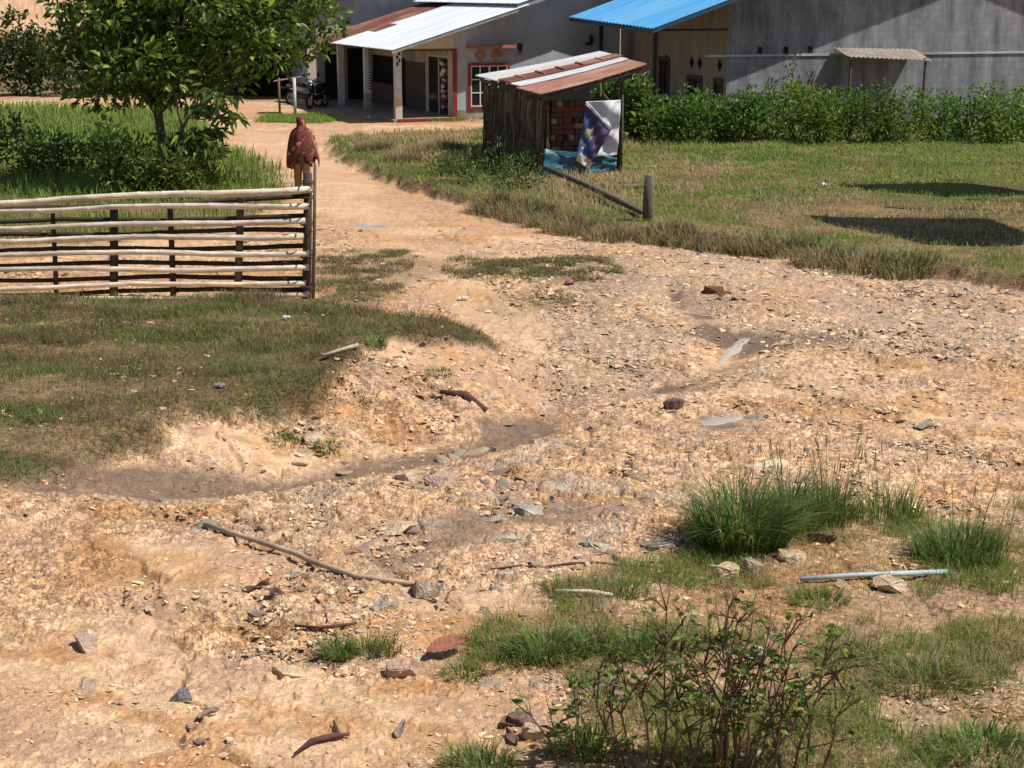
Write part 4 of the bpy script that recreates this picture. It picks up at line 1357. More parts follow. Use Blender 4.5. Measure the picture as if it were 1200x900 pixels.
cloth('printed_side', [P(687, 123, bY - .08), P(716, 152, bY - .10), P(690, 198, bY - .12), P(675, 188, bY - .12)], 46, 60, PRINT, ban, 0.065, print_col, 0.05, seed=5)
cloth('folded_edge', [P(686, 119, bY - .09), P(690, 121, bY - .09), P(718, 152, bY - .12), P(715, 153, bY - .12)], 4, 24, mat('banner_back', (0.7, 0.7, 0.7)), ban, 0.01, None, 0.03, seed=1)
tY = A.y - 0.06
tp = cloth('teal_tarp', [P(638, 174, tY), P(723, 184, tY + .05), P(722, 200, tY), P(635, 208, tY - .25)], 44, 20, mat('teal_tarp', (0.035, 0.12, 0.155), (0.02, 0.08, 0.11), 0.3, 5, 0.1, spec=0.5), None, 0.05, None, 0.0, seed=9)
tag(base_origin(tp), 'crumpled teal plastic tarp along the foot of the shed front', 'tarp')

# ------------------------------------------------------------------ stump post and fallen rail in the field
g = on(759, 259)
mb = MB(); mb.tube([g - Vector((0, 0, .2)), g + Vector((0, 0, .35)), g + Vector((0.02, 0, .81))], [0.095, 0.09, 0.085], 10, jitter=.07)
tag(base_origin(mb.build('fence_post', M_POST, None, True)), 'short thick weathered wooden post standing alone in the dry grass', 'post')
q = [on(640, 211), on(690, 228), on(722, 243), on(752, 256)]
mb = MB(); mb.tube([p + Vector((0, 0, .05 + z)) for p, z in zip(q, (0.20, 0.12, 0.10, 0.07))], [0.06, 0.06, 0.065, 0.05], 8, jitter=.1)
tag(base_origin(mb.build('fallen_rail', M_POST, None, True)), 'long fallen wooden rail lying from the shed to the post', 'rail')
q = [on(704, 221), on(725, 222), on(757, 221)]
mb = MB(); mb.tube([p + Vector((0, 0, .06)) for p in q], [0.04, 0.05, 0.045], 8, jitter=.1)
tag(base_origin(mb.build('fallen_rail', M_POST, None, True)), 'short grey rail lying level behind the lone post', 'rail')

# ------------------------------------------------------------------ bamboo fence
fb = on(357, 353)
FY = fb.y
fence = empty('bamboo_fence', (P(180, 350, FY).x, FY, fb.z), 'pale bamboo rail fence with dark stakes at the left roadside', 'fence')
BAM = mat('bamboo_pale', (0.74, 0.65, 0.52), (0.42, 0.33, 0.24), 0.6, 7, 0.25, stretch=(0.5, 3, 3), c3=(0.42, 0.37, 0.29), contrast=(.3, .6))
BAMD = mat('bamboo_dark', (0.07, 0.048, 0.034), (0.035, 0.026, 0.02), 0.8, 6, 0.2, stretch=(0.4, 3, 3))


def bamboo(p0, p1, r, bend, m, name, parent):
    mb = MB(); pts, rad = [], []
    p0, p1 = Vector(p0), Vector(p1)
    L = (p1 - p0).length
    nn = max(8, int(L / 0.32)); 
    ph = random.random() * 6
    for i in range(nn + 1):
        t = i / nn
        c = p0.lerp(p1, t) + Vector((0, 0, bend * math.sin(t * math.pi) + 0.018 * math.sin(t * 9 + ph) + random.uniform(-.006, .006)))
        d = (p1 - p0).normalized()
        w_ = 0.35 / nn * L
        if 0 < i < nn:
            for off, k in ((-0.028, 1.0), (-0.006, 1.07), (0.006, 1.07), (0.028, 0.98)):
                pts.append(c + d * off); rad.append(r * k * (1 - 0.18 * t))
        else:
            pts.append(c); rad.append(r * (1 - 0.18 * t))
    mb.tube(pts, rad, 9)
    return mb.build(name, m, parent, True)


rails = [(234, 221, 0.060), (246, 240, 0.056), (265, 258, 0.050), (280, 276, 0.052), (298, 297, 0.048), (316, 315, 0.048), (337, 331, 0.046), (351, 346, 0.042)]
for i, (yl, yr, r) in enumerate(rails):
    yl2 = yl + (yl - yr) * 0.45
    xr = [366, 362, 358, 356, 362, 362, 358, 362][i]
    bamboo(P(xr, yr, FY - 0.07), P(-70, yl2, FY - 0.09), r * .86, random.uniform(-.01, .02), BAM, 'rail', fence)
for i, (yl, yr) in enumerate([(246, 231), (259, 254), (275, 270), (291, 289), (308, 307), (326, 325), (344, 338)]):
    bamboo(P(360, yr, FY + 0.08), P(-70, yl + 3, FY + 0.10), 0.036, random.uniform(-.02, .02), BAMD, 'back_rail', fence)
for (px, pt, pb, r, y0) in ((358, 203, 356, 0.062, 0.03), (277, 232, 356, 0.055, 0.0), (203, 240, 358, 0.042, 0.0), (132, 238, 360, 0.06, 0), (66, 250, 362, 0.035, 0), (-22, 236, 364, 0.055, 0)):
    mb = MB(); a = P(px, pb + 4, FY + y0); b = P(px + (3 if px == 358 else random.choice([-4, 2, 5])), pt, FY + y0)
    mb.tube([a - Vector((0, 0, .2)), a.lerp(b, .5) + Vector((.01, 0, 0)), b], [r * 1.05, r, r * .9], 9, jitter=.08)
    mb.build('stake', BAMD if px != 277 else mat('stake_brown', (0.16, 0.11, 0.085), (0.08, 0.055, 0.045), 0.9, 8, .3), fence, True)
mb = MB(); a = P(366, 352, FY - 0.13); b = P(369, 191, FY - 0.1)
mb.tube([a - Vector((0, 0, .2)), a.lerp(b, .5) + Vector((.012, 0, 0)), b], [0.027, 0.024, 0.02], 8, jitter=.06)
mb.build('thin_stake', mat('stake_grey', (0.17, 0.13, 0.10), (0.08, 0.06, 0.05), .9, 8, .3), fence, True)
for yy in (214, 231, 262, 300, 335):
    mb = MB(); c = P(361, yy, FY - 0.05)
    mb.tube([c + Vector((0.10 * math.cos(t), 0.14 * math.sin(t), 0.01 * math.sin(3 * t))) for t in [2 * math.pi * k / 12 for k in range(13)]], 0.012, 5, cap=False)
    mb.build('lashing', BAMD, fence, True)

# ------------------------------------------------------------------ person
def skin_mesh(joints, edges, root_i, sub=2):
    me = bpy.data.meshes.new('tmp')
    me.from_pydata([j[0] for j in joints], edges, [])
    o = bpy.data.objects.new('tmp', me); COL.objects.link(o)
    sk = o.modifiers.new('s', 'SKIN')
    for i, j in enumerate(joints):
        r = j[1]
        me.skin_vertices[0].data[i].radius = (r, r) if not hasattr(r, '__len__') else r
    me.skin_vertices[0].data[root_i].use_root = True
    ss = o.modifiers.new('d', 'SUBSURF'); ss.levels = sub; ss.render_levels = sub
    dg = bpy.context.evaluated_depsgraph_get()
    out = bpy.data.meshes.new_from_object(o.evaluated_get(dg))
    bpy.data.objects.remove(o); bpy.data.meshes.remove(me)
    for p in out.polygons: p.use_smooth = True
    return out


pg = on(355, 229)
person = empty('person', tuple(pg), 'person seen from behind in a rust red patterned shawl walking up the track', 'person', rz=R(-4))
J = [((0, 0, 0.86), (0.15, 0.115)), ((0, 0, 1.02), (0.135, 0.10)), ((0, 0.01, 1.2), (0.16, 0.11)), ((0, 0.015, 1.32), (0.15, 0.095)), ((0, 0.03, 1.41), 0.055),
     ((0, 0.045, 1.48), 0.075), ((0, 0.05, 1.56), (0.085, 0.10)), ((0, 0.045, 1.63), 0.05),
     ((-0.17, 0.01, 1.32), 0.06), ((-0.235, 0.0, 1.07), 0.044), ((-0.22, 0.09, 0.85), 0.033), ((-0.215, 0.12, 0.78), 0.03),
     ((0.17, 0.01, 1.32), 0.06), ((0.275, -0.02, 1.06), 0.044), ((0.345, 0.02, 0.80), 0.033), ((0.36, 0.035, 0.72), 0.03),
     ((-0.09, 0, 0.80), 0.085), ((-0.10, 0.06, 0.45), 0.058), ((-0.10, 0.0, 0.09), 0.038), ((-0.105, 0.14, 0.03), 0.032),
     ((0.09, 0, 0.80), 0.085), ((0.10, -0.02, 0.45), 0.058), ((0.10, -0.18, 0.10), 0.038), ((0.105, -0.06, 0.03), 0.032)]
E = [(0, 1), (1, 2), (2, 3), (3, 4), (4, 5), (5, 6), (6, 7), (3, 8), (8, 9), (9, 10), (10, 11), (3, 12), (12, 13), (13, 14), (14, 15), (0, 16), (16, 17), (17, 18), (18, 19), (0, 20), (20, 21), (21, 22), (22, 23)]
# fingers: four and a thumb on each hand
for hnd, sgn in ((11, -1), (15, 1)):
    hx, hy, hz = J[hnd][0]
    for k in range(5):
        if k < 4:
            o1 = (hx + sgn * 0.004, hy + 0.028 - 0.018 * k, hz - 0.05)
            ln_ = (0.065, 0.075, 0.07, 0.055)[k]
            o2 = (o1[0] - sgn * 0.008, o1[1], o1[2] - ln_ * 0.6); o3 = (o1[0] - sgn * 0.028, o1[1], o1[2] - ln_)
        else:
            o1 = (hx - sgn * 0.02, hy + 0.035, hz - 0.01); o2 = (hx - sgn * 0.03, hy + 0.055, hz - 0.04); o3 = (hx - sgn * 0.03, hy + 0.058, hz - 0.065)
        i0 = len(J)
        J += [(o1, 0.0095), (o2, 0.009), (o3, 0.007)]; E += [(hnd, i0), (i0, i0 + 1), (i0 + 1, i0 + 2)]
SKIN = mat('skin', (0.33, 0.17, 0.10), (0.27, 0.13, 0.075), 0.6, 10, 0.02)
bd = skin_mesh(J, E, 0)
link('body', bd, SKIN, person, False)
# face: nose, brow, lips and ears sit on the far side of the head
mb = MB()
mb.tube([(0, 0.145, 1.575), (0, 0.168, 1.54), (0, 0.15, 1.53)], [0.008, 0.015, 0.01], 8)
mb.tube([(-.025, 0.145, 1.505), (0, 0.152, 1.505), (.025, 0.145, 1.505)], [0.004, 0.008, 0.004], 6)
mb.build('face', SKIN, person, True, False)
for sx in (-1, 1):
    bm = bmesh.new(); bmesh.ops.create_uvsphere(bm, u_segments=10, v_segments=8, radius=0.013)
    me = bpy.data.meshes.new('eye'); bm.to_mesh(me); bm.free()
    me.transform(Matrix.Translation((sx * 0.033, 0.137, 1.565)))
    link('eye', me, M_WHITE, person, False)
# shorts / skirt
BATIK_D = None
m_b, ntb, bb = new_mat('batik_cloth')
N, L = ntb.nodes, ntb.links
tc = N.new('ShaderNodeTexCoord')
vo = N.new('ShaderNodeTexVoronoi'); vo.inputs['Scale'].default_value = 8; vo.feature = 'F1'
nv_ = N.new('ShaderNodeTexNoise'); nv_.inputs['Scale'].default_value = 14; L.new(tc.outputs['Object'], nv_.inputs['Vector'])
mv_ = N.new('ShaderNodeMix'); mv_.data_type = 'VECTOR'; mv_.inputs[0].default_value = 0.16
L.new(tc.outputs['Object'], mv_.inputs[4]); L.new(nv_.outputs['Color'], mv_.inputs[5]); L.new(mv_.outputs[1], vo.inputs['Vector'])
r1 = N.new('ShaderNodeValToRGB')
els = r1.color_ramp.elements
els[0].position = 0.14; els[0].color = (0.62, 0.33, 0.19, 1)
els[1].position = 0.27; els[1].color = (0.34, 0.085, 0.045, 1)
e2 = els.new(0.45); e2.color = (0.05, 0.018, 0.014, 1)
e3 = els.new(0.6); e3.color = (0.15, 0.04, 0.025, 1)
L.new(vo.outputs['Distance'], r1.inputs['Fac'])
nzb = N.new('ShaderNodeTexNoise'); nzb.inputs['Scale'].default_value = 5; L.new(tc.outputs['Object'], nzb.inputs['Vector'])
mxb = N.new('ShaderNodeMix'); mxb.data_type = 'RGBA'; mxb.blend_type = 'MULTIPLY'; mxb.inputs[0].default_value = 0.3
L.new(r1.outputs['Color'], mxb.inputs[6]); L.new(nzb.outputs['Fac'], mxb.inputs[7])
mxs = N.new('ShaderNodeMix'); mxs.data_type = 'RGBA'; mxs.blend_type = 'ADD'; mxs.inputs[0].default_value = 0.12
L.new(mxb.outputs[2], mxs.inputs[6]); L.new(r1.outputs['Color'], mxs.inputs[7])
L.new(mxs.outputs[2], bb.inputs['Base Color']); bb.inputs['Roughness'].default_value = 0.85
rings = [(1.675, 0.02, 0.02), (1.665, 0.07, 0.075), (1.62, 0.102, 0.115), (1.56, 0.108, 0.125), (1.49, 0.092, 0.11), (1.435, 0.098, 0.105), (1.38, 0.18, 0.125), (1.31, 0.232, 0.14), (1.22, 0.262, 0.155), (1.12, 0.285, 0.17), (0.98, 0.305, 0.175), (0.86, 0.32, 0.18), (0.76, 0.325, 0.18), (0.68, 0.32, 0.175)]
vs, fs = [], []
NS = 40
for i, (z, rx, ry) in enumerate(rings):
    t = i / (len(rings) - 1)
    for k in range(NS):
        a = 2 * math.pi * k / NS
        fold = 1 + 0.13 * t * (abs(math.sin(a * 3.5 + 1.5 * t + 0.4)) - .5) + 0.05 * t * math.sin(a * 13 + 1 - 2 * t)
        x, y = rx * math.cos(a) * fold, 0.03 + ry * math.sin(a) * fold
        zz = z
        if t > 0.5:   # hem: long at the left, lifted in the middle, pointed at the right
            lift = 0.20 * math.exp(-((math.cos(a) - 0.05) / 0.35) ** 2) - 0.03 * math.sin(a * 5)
            if math.cos(a) < -0.45: lift -= 0.10
            if math.cos(a) > 0.8: lift += 0.10
            elif math.cos(a) > 0.5: lift -= 0.05
            zz += (t - 0.5) / 0.5 * lift
        vs.append((x, y, zz))
for i in range(len(rings) - 1):
    for k in range(NS):
        fs.append((i * NS + k, i * NS + (k + 1) % NS, (i + 1) * NS + (k + 1) % NS, (i + 1) * NS + k))
mb = MB(); mb.add(vs, fs); mb.f.append(tuple(range(NS)))
sh = mb.build('shawl', m_b, person, True, False)
so = sh.modifiers.new('t', 'SOLIDIFY'); so.thickness = 0.008
mb = MB()
ring = lambda z, rx, ry: [(rx * math.cos(2 * math.pi * k / 24), 0.0 + ry * math.sin(2 * math.pi * k / 24), z) for k in range(24)]
vs = ring(1.0, .16, .125) + ring(.85, .19, .145) + ring(.68, .20, .15)
mb.add(vs, [(i * 24 + k, i * 24 + (k + 1) % 24, (i + 1) * 24 + (k + 1) % 24, (i + 1) * 24 + k) for i in range(2) for k in range(24)])
tb = MB()
tb.tube([(-0.085, 0, 0.86), (-0.095, 0.03, 0.65), (-0.102, 0.06, 0.45), (-0.10, 0.03, 0.28), (-0.10, 0.0, 0.13)], [0.105, 0.10, 0.085, 0.075, 0.068], 14)
tb.tube([(0.085, 0, 0.86), (0.095, -0.01, 0.65), (0.102, -0.02, 0.45), (0.10, -0.1, 0.28), (0.10, -0.17, 0.14)], [0.105, 0.10, 0.085, 0.075, 0.068], 14)
tb.build('trousers', mat('tan_trousers', (0.36, 0.20, 0.125), (0.26, 0.135, 0.085), .9, 9, .1), person, True, False)
mb.build('skirt', mat('dark_brown_cloth', (0.075, 0.035, 0.025), (0.05, 0.022, 0.016), 0.9, 12, .05), person, True, False)

# ------------------------------------------------------------------ stand and motorcycles in the yard
st = on(347, 134)
sY = st.y
stand = empty('roofed_stand', tuple(st), 'small wooden stand with a flat rusty roof in the yard', 'stand')
for px, m in ((346, M_COLUMN), (328, M_POST)):
    b = on(px, 136 if px == 346 else 135); mb = MB(); mb.tube([b - Vector((0, 0, .1)), Vector((b.x, b.y, 1.28))], 0.055 if px == 346 else .04, 8); mb.build('post', m, stand, True)
mb = MB(); c = P(338, 92, sY)
sheet(mb, c + Vector((-.48, -.35, -.08)), c + Vector((.42, -.35, .06)), c + Vector((.42, .45, .06)), c + Vector((-.48, .45, -.08)), 6, .015)
mb.build('roof', M_RUSTPALE, stand)
mb = MB(); mb.box(c + Vector((-.05, .05, -.30)), (0.62, 0.5, 0.05)); mb.build('shelf', M_BOARD, stand)

M_TYRE = mat('tyre', (0.018, 0.018, 0.019), (0.012, 0.012, 0.012), .9, 12, .1)
M_CHROME = mat('chrome', (0.6, 0.61, 0.63), (0.5, 0.5, 0.52), 0.25, 8, 0, 0.9)
M_BODYB = mat('motor_body', (0.022, 0.022, 0.03), (0.015, 0.015, 0.02), 0.3, 8, 0, spec=.5)
M_SILVER = mat('silver_panel', (0.5, 0.5, 0.53), (0.4, 0.4, 0.42), 0.35, 8, 0, spec=.5)
M_SEAT = mat('seat_vinyl', (0.015, 0.015, 0.015), (0.01, 0.01, 0.01), 0.6, 8, .05)


def wheel(mb, c, r, w):
    c = Vector(c)
    pts = [c + Vector((0, r * math.cos(t), r * math.sin(t))) for t in [2 * math.pi * k / 20 for k in range(21)]]
    mb.tube(pts, w, 8, cap=False)


def motorcycle(loc, rz, label, panel):
    t = empty('motorcycle', loc, label, 'motorcycle', None, rz)
    for y in (-0.62, 0.62):
        mb = MB(); wheel(mb, (0, y, 0.29), 0.245, 0.045); w_ = mb.build('wheel', M_TYRE, t, True, False)
        mb = MB(); wheel(mb, (0, y, 0.29), 0.19, 0.014)
        for k in range(6):
            a = k * math.pi / 3; mb.tube([(0, y, 0.29), (0, y + .185 * math.cos(a), .29 + .185 * math.sin(a))], 0.008, 5)
        mb.tube([(-.06, y, .29), (.06, y, .29)], 0.03, 8); mb.build('rim', M_CHROME, w_, True, False)
    mb = MB()
    mb.tube([(0, -0.42, 0.98), (0, -0.5, 0.72), (0, -0.36, 0.45), (0, 0.0, 0.36), (0, 0.3, 0.45)], [0.05, 0.08, 0.10, 0.11, 0.09], 10)
    mb.build('frame', M_BODYB, t, True, False)
    mb = MB()
    mb.tube([(0, -0.52, 0.98), (0, -0.54, 0.8), (0, -0.47, 0.55)], [0.06, 0.17, 0.12], 10); mb.build('leg_shield', panel, t, True, False)
    mb = MB(); mb.tube([(0, -0.08, 0.62), (0, 0.2, 0.68), (0, 0.55, 0.70), (0, 0.8, 0.76)], [0.08, 0.12, 0.11, 0.05], 10); mb.build('side_panel', panel, t, True, False)
    mb = MB(); mb.tube([(0, -0.08, 0.75), (0, 0.15, 0.78), (0, 0.5, 0.82), (0, 0.68, 0.82)], [0.07, 0.12, 0.11, 0.06], 10); mb.build('seat', M_SEAT, t, True, False)
    mb = MB()
    for s in (-1, 1): mb.tube([(s * .075, -0.5, 0.8), (s * .08, -0.62, 0.29)], 0.025, 7)
    mb.build('fork', M_CHROME, t, True, False)
    mb = MB(); mb.tube([(-.34, -0.33, 1.02), (-.2, -0.42, 1.0), (0, -0.45, .98), (.2, -0.42, 1.0), (.34, -0.33, 1.02)], 0.018, 7); mb.build('handlebar', M_BLACK, t, True, False)
    for s in (-1, 1):
        mb = MB(); mb.tube([(s * .22, -.42, 1.0), (s * .27, -.44, 1.18)], 0.007, 5); mb.box((s * .29, -.45, 1.22), (.12, .02, .08)); mb.build('mirror', M_BLACK, t, False, False)
    mb = MB(); mb.tube([(0, -0.50, 0.97), (0, -0.58, 0.96)], [0.09, 0.075], 12); mb.build('headlight', M_SILVER, t, True, False)
    mb = MB(); pts = [(0, -0.62 + .33 * math.cos(a), .29 + .33 * math.sin(a)) for a in [0.3 + k * .25 for k in range(8)]]; mb.tube(pts, 0.05, 8); mb.build('mudguard', panel, t, True, False)
    mb = MB(); mb.tube([(.12, -.1, .28), (.14, .3, .3), (.15, .75, .4)], [.03, .045, .05], 8); mb.build('exhaust', M_CHROME, t, True, False)
    return t


m1 = on(372, 127); motorcycle(tuple(m1), R(-20), 'dark motorcycle parked facing the track before the pale wall', M_BODYB)
m2 = on(355, 126); motorcycle(tuple(m2 + Vector((0, 0.6, 0))), R(60), 'dark motorcycle with silver panels parked sideways behind the stand', M_SILVER)

# ------------------------------------------------------------------ rocks
def hull_mesh(name, size, seed, sub=1, npts=16, rough=0.06):
    rnd = random.Random(seed)
    bm = bmesh.new()
    for i in range(npts):
        d = Vector((rnd.gauss(0, 1), rnd.gauss(0, 1), rnd.gauss(0, 1))).normalized()
        d = Vector((max(-.75, min(.75, d.x)), max(-.75, min(.75, d.y)), max(-.6, min(.6, d.z))))
        bm.verts.new(d)
    r = bmesh.ops.convex_hull(bm, input=bm.verts)
    bmesh.ops.delete(bm, geom=[v for v in bm.verts if not v.link_faces], context='VERTS')
    if sub:
        bmesh.ops.bevel(bm, geom=list(bm.edges), offset=0.05, segments=1, affect='EDGES')
        bmesh.ops.triangulate(bm, faces=bm.faces)
        bmesh.ops.subdivide_edges(bm, edges=list(bm.edges), cuts=sub, use_grid_fill=True)
        for v in bm.verts:
            v.co += v.normal * rnd.gauss(0, rough * 0.5)
    co = [v.co for v in bm.verts]
    mx = [max(abs(c[i]) for c in co) for i in range(3)]
    for v in bm.verts:
        v.co = Vector((v.co.x / mx[0] * size[0] / 2, v.co.y / mx[1] * size[1] / 2, v.co.z / mx[2] * size[2] / 2))
    me = bpy.data.meshes.new(name); bm.to_mesh(me); bm.free()
    return me


def rmat(name, c, c3=None):
    return mat(name, c, tuple(v * .72 for v in c), 0.95, 18, 0.8, bscale=45, c3=c3)


RK = {'grey': rmat('rock_grey', (0.42, 0.385, 0.33)), 'slate': rmat('rock_slate', (0.40, 0.37, 0.31), (0.50, 0.41, 0.30)), 'brown': rmat('rock_brown', (0.40, 0.30, 0.22), (0.5, 0.4, 0.29)), 'pink': rmat('rock_pink', (0.50, 0.35, 0.29)),
      'tan': rmat('rock_tan', (0.56, 0.40, 0.25), (0.62, 0.5, 0.36)), 'cream': rmat('rock_cream', (0.68, 0.58, 0.40)), 'dark': rmat('rock_dark', (0.19, 0.13, 0.10)), 'red': rmat('clod_red', (0.22, 0.095, 0.05), (0.13, .06, .035)), 'bluegrey': rmat('rock_blue', (0.22, 0.235, 0.25))}
ROCKS = [
    (444, 711, 42, 30, .10, 'slate', 'flat grey stone slab near the foot of the long stick'),
    (502, 696, 36, 26, .13, 'brown', 'angular brown stone at the right tip of the long stick'),
    (470, 790, 38, 27, .10, 'pink', 'pinkish stone right of the small grass tuft'),
    (208, 821, 32, 22, .10, 'bluegrey', 'dark blue grey stone slab alone on bare sand at lower left'),
    (851, 675, 42, 22, .11, 'tan', 'long tan stone below the big dark grass tuft'),
    (882, 675, 26, 25, .14, 'brown', 'blocky brown stone touching the tan stone below the big tuft'),
    (820, 680, 26, 12, .05, 'pink', 'low pinkish stone left of the pair below the big tuft'),
    (620, 604, 48, 20, .08, 'slate', 'pale grey slab in the orange wet mud'),
    (900, 548, 60, 12, .05, 'cream', 'cream coloured flat rock just above the big tuft'),
    (790, 479, 26, 17, .12, 'dark', 'dark wedge shaped stone beside the shallow channel'),
    (836, 342, 24, 14, .09, 'red', 'largest dark red earth clod beside the upper channel'),
    (850, 346, 15, 10, .06, 'red', 'smaller red earth clod right of the largest one'),
    (826, 347, 12, 9, .05, 'red', 'little red earth clod left of the largest one'),
    (862, 352, 11, 8, .04, 'red', 'smallest red earth clod at the right of the crumbled heap'),
    (842, 352, 13, 8, .04, 'red', 'red earth crumb in front of the largest clod'),
    (340, 792, 44, 16, .05, 'tan', 'flat tan stone left of the small grass tuft'),
    (592, 634, 56, 14, .06, 'slate', 'thin slate slab lying in front of the wet hollow'),
    (700, 640, 58, 18, .06, 'slate', 'wide slate slab in the middle of the rock outcrop'),
    (770, 642, 46, 14, .06, 'grey', 'grey slab at the left edge of the big tuft'),
    (648, 575, 44, 18, .08, 'slate', 'grey slab at the top of the rock outcrop'),
    (516, 566, 42, 17, .09, 'pink', 'pink stone below the dark wet streak'),
    (480, 561, 34, 18, .09, 'tan', 'tan stone left of the pink stone below the wet streak'),
    (728, 612, 26, 16, .09, 'brown', 'brown stone sitting on the outcrop right of the hollow'),
    (365, 473, 26, 14, .10, 'tan', 'rounded tan clod on the grass bank edge'),
    (626, 864, 30, 22, .09, 'tan', 'pale angular stone in leaf litter at the bottom'),
    (612, 845, 36, 20, .09, 'dark', 'dark brown stone behind the pale one at the bottom'),
    (930, 655, 40, 14, .07, 'tan', 'tan stone right of the blocky stone below the big tuft'),
    (960, 634, 46, 14, .08, 'dark', 'dark fallen clod beneath the second tuft'),
    (1040, 690, 46, 20, .1, 'tan', 'tan stone lying past the pale pipe'),
    (100, 760, 40, 18, .08, 'pink', 'pink stone on bare sand far out at the left'),
    (582, 612, 34, 14, .06, 'grey', 'small grey slab left of the pale slab'),
    (430, 770, 26, 10, .05, 'grey', 'grey pebble under the small grass tuft'),
    (885, 768, 22, 12, .06, 'grey', 'grey pebble among the twiggy stems'),
    (375, 610, 30, 10, .05, 'slate', 'flat slate chip above the long stick'),
    (470, 620, 60, 20, .05, 'tan', 'broad tan slab just above the long stick'),
]
for i, (px, py, w_, d_, hh, kind, lab) in enumerate(ROCKS):
    g = on(px, py)
    dist = math.hypot(g.y, CAM_H)
    sx = w_ / F_PX * dist
    me = hull_mesh('rock', (sx, max(0.05, min(d_ / F_PX * dist * 2.0, sx * 0.9)), hh * 1.5), 900 + i, 1)
    me.materials.append(RK[kind])
    o = bpy.data.objects.new('rock' if kind != 'red' else 'earth_clod', me); COL.objects.link(o)
    o.location = g + Vector((0, 0, hh * 0.22)); o.rotation_euler = (random.uniform(-.12, .12), random.uniform(-.15, .15), random.uniform(-.5, .5))
    tag(o, lab, 'rock')

protos = {}
for kind in ('tan', 'slate', 'pink'):
    protos[kind] = []
    for k in range(7):
        me = hull_mesh('stone', (1, 0.75, 0.45), 50 + k * 3 + len(kind), 1, 13, .04); me.materials.append(RK[kind]); protos[kind].append(me)
LBL = {'tan': 'fist sized tan angular stone lying loose on the bare track', 'slate': 'fist sized grey slate piece lying loose on the bare track', 'pink': 'fist sized pinkish stone lying loose on the bare track'}
GRP = {'tan': 'tan stones strewn over the track', 'slate': 'slate pieces strewn over the track', 'pink': 'pinkish stones strewn over the track'}
cnt = 0
while cnt < 250:
    r = random.random()
    if r < .6:
        px, py = random.gauss(640, 140), random.gauss(595, 45)
    elif r < .8:
        px, py = random.uniform(180, 1100), random.uniform(440, 700)
    else:
        px, py = random.uniform(560, 1100), random.uniform(640, 880)
    if not (-40 < px < 1240 and 430 < py < 890): continue
    if 800 < px < 990 and 560 < py < 655: continue
    kind = random.choices(['tan', 'slate', 'pink'], [5, 2.0, 2.4])[0]
    g = on(px, py)
    s_ = random.uniform(0.06, 0.17) * (1.25 if r < .6 else .9)
    o = bpy.data.objects.new('stone', random.choice(protos[kind])); COL.objects.link(o)
    o.scale = (s_ * random.uniform(.8, 1.6), s_ * random.uniform(.7, 1.2), s_ * random.uniform(.4, .95))
    o.location = g + Vector((0, 0, -s_ * .03)); o.rotation_euler = (random.uniform(-.3, .3), random.uniform(-.3, .3), random.uniform(-1.2, 1.2))
    tag(o, LBL[kind], 'stone', GRP[kind]); cnt += 1

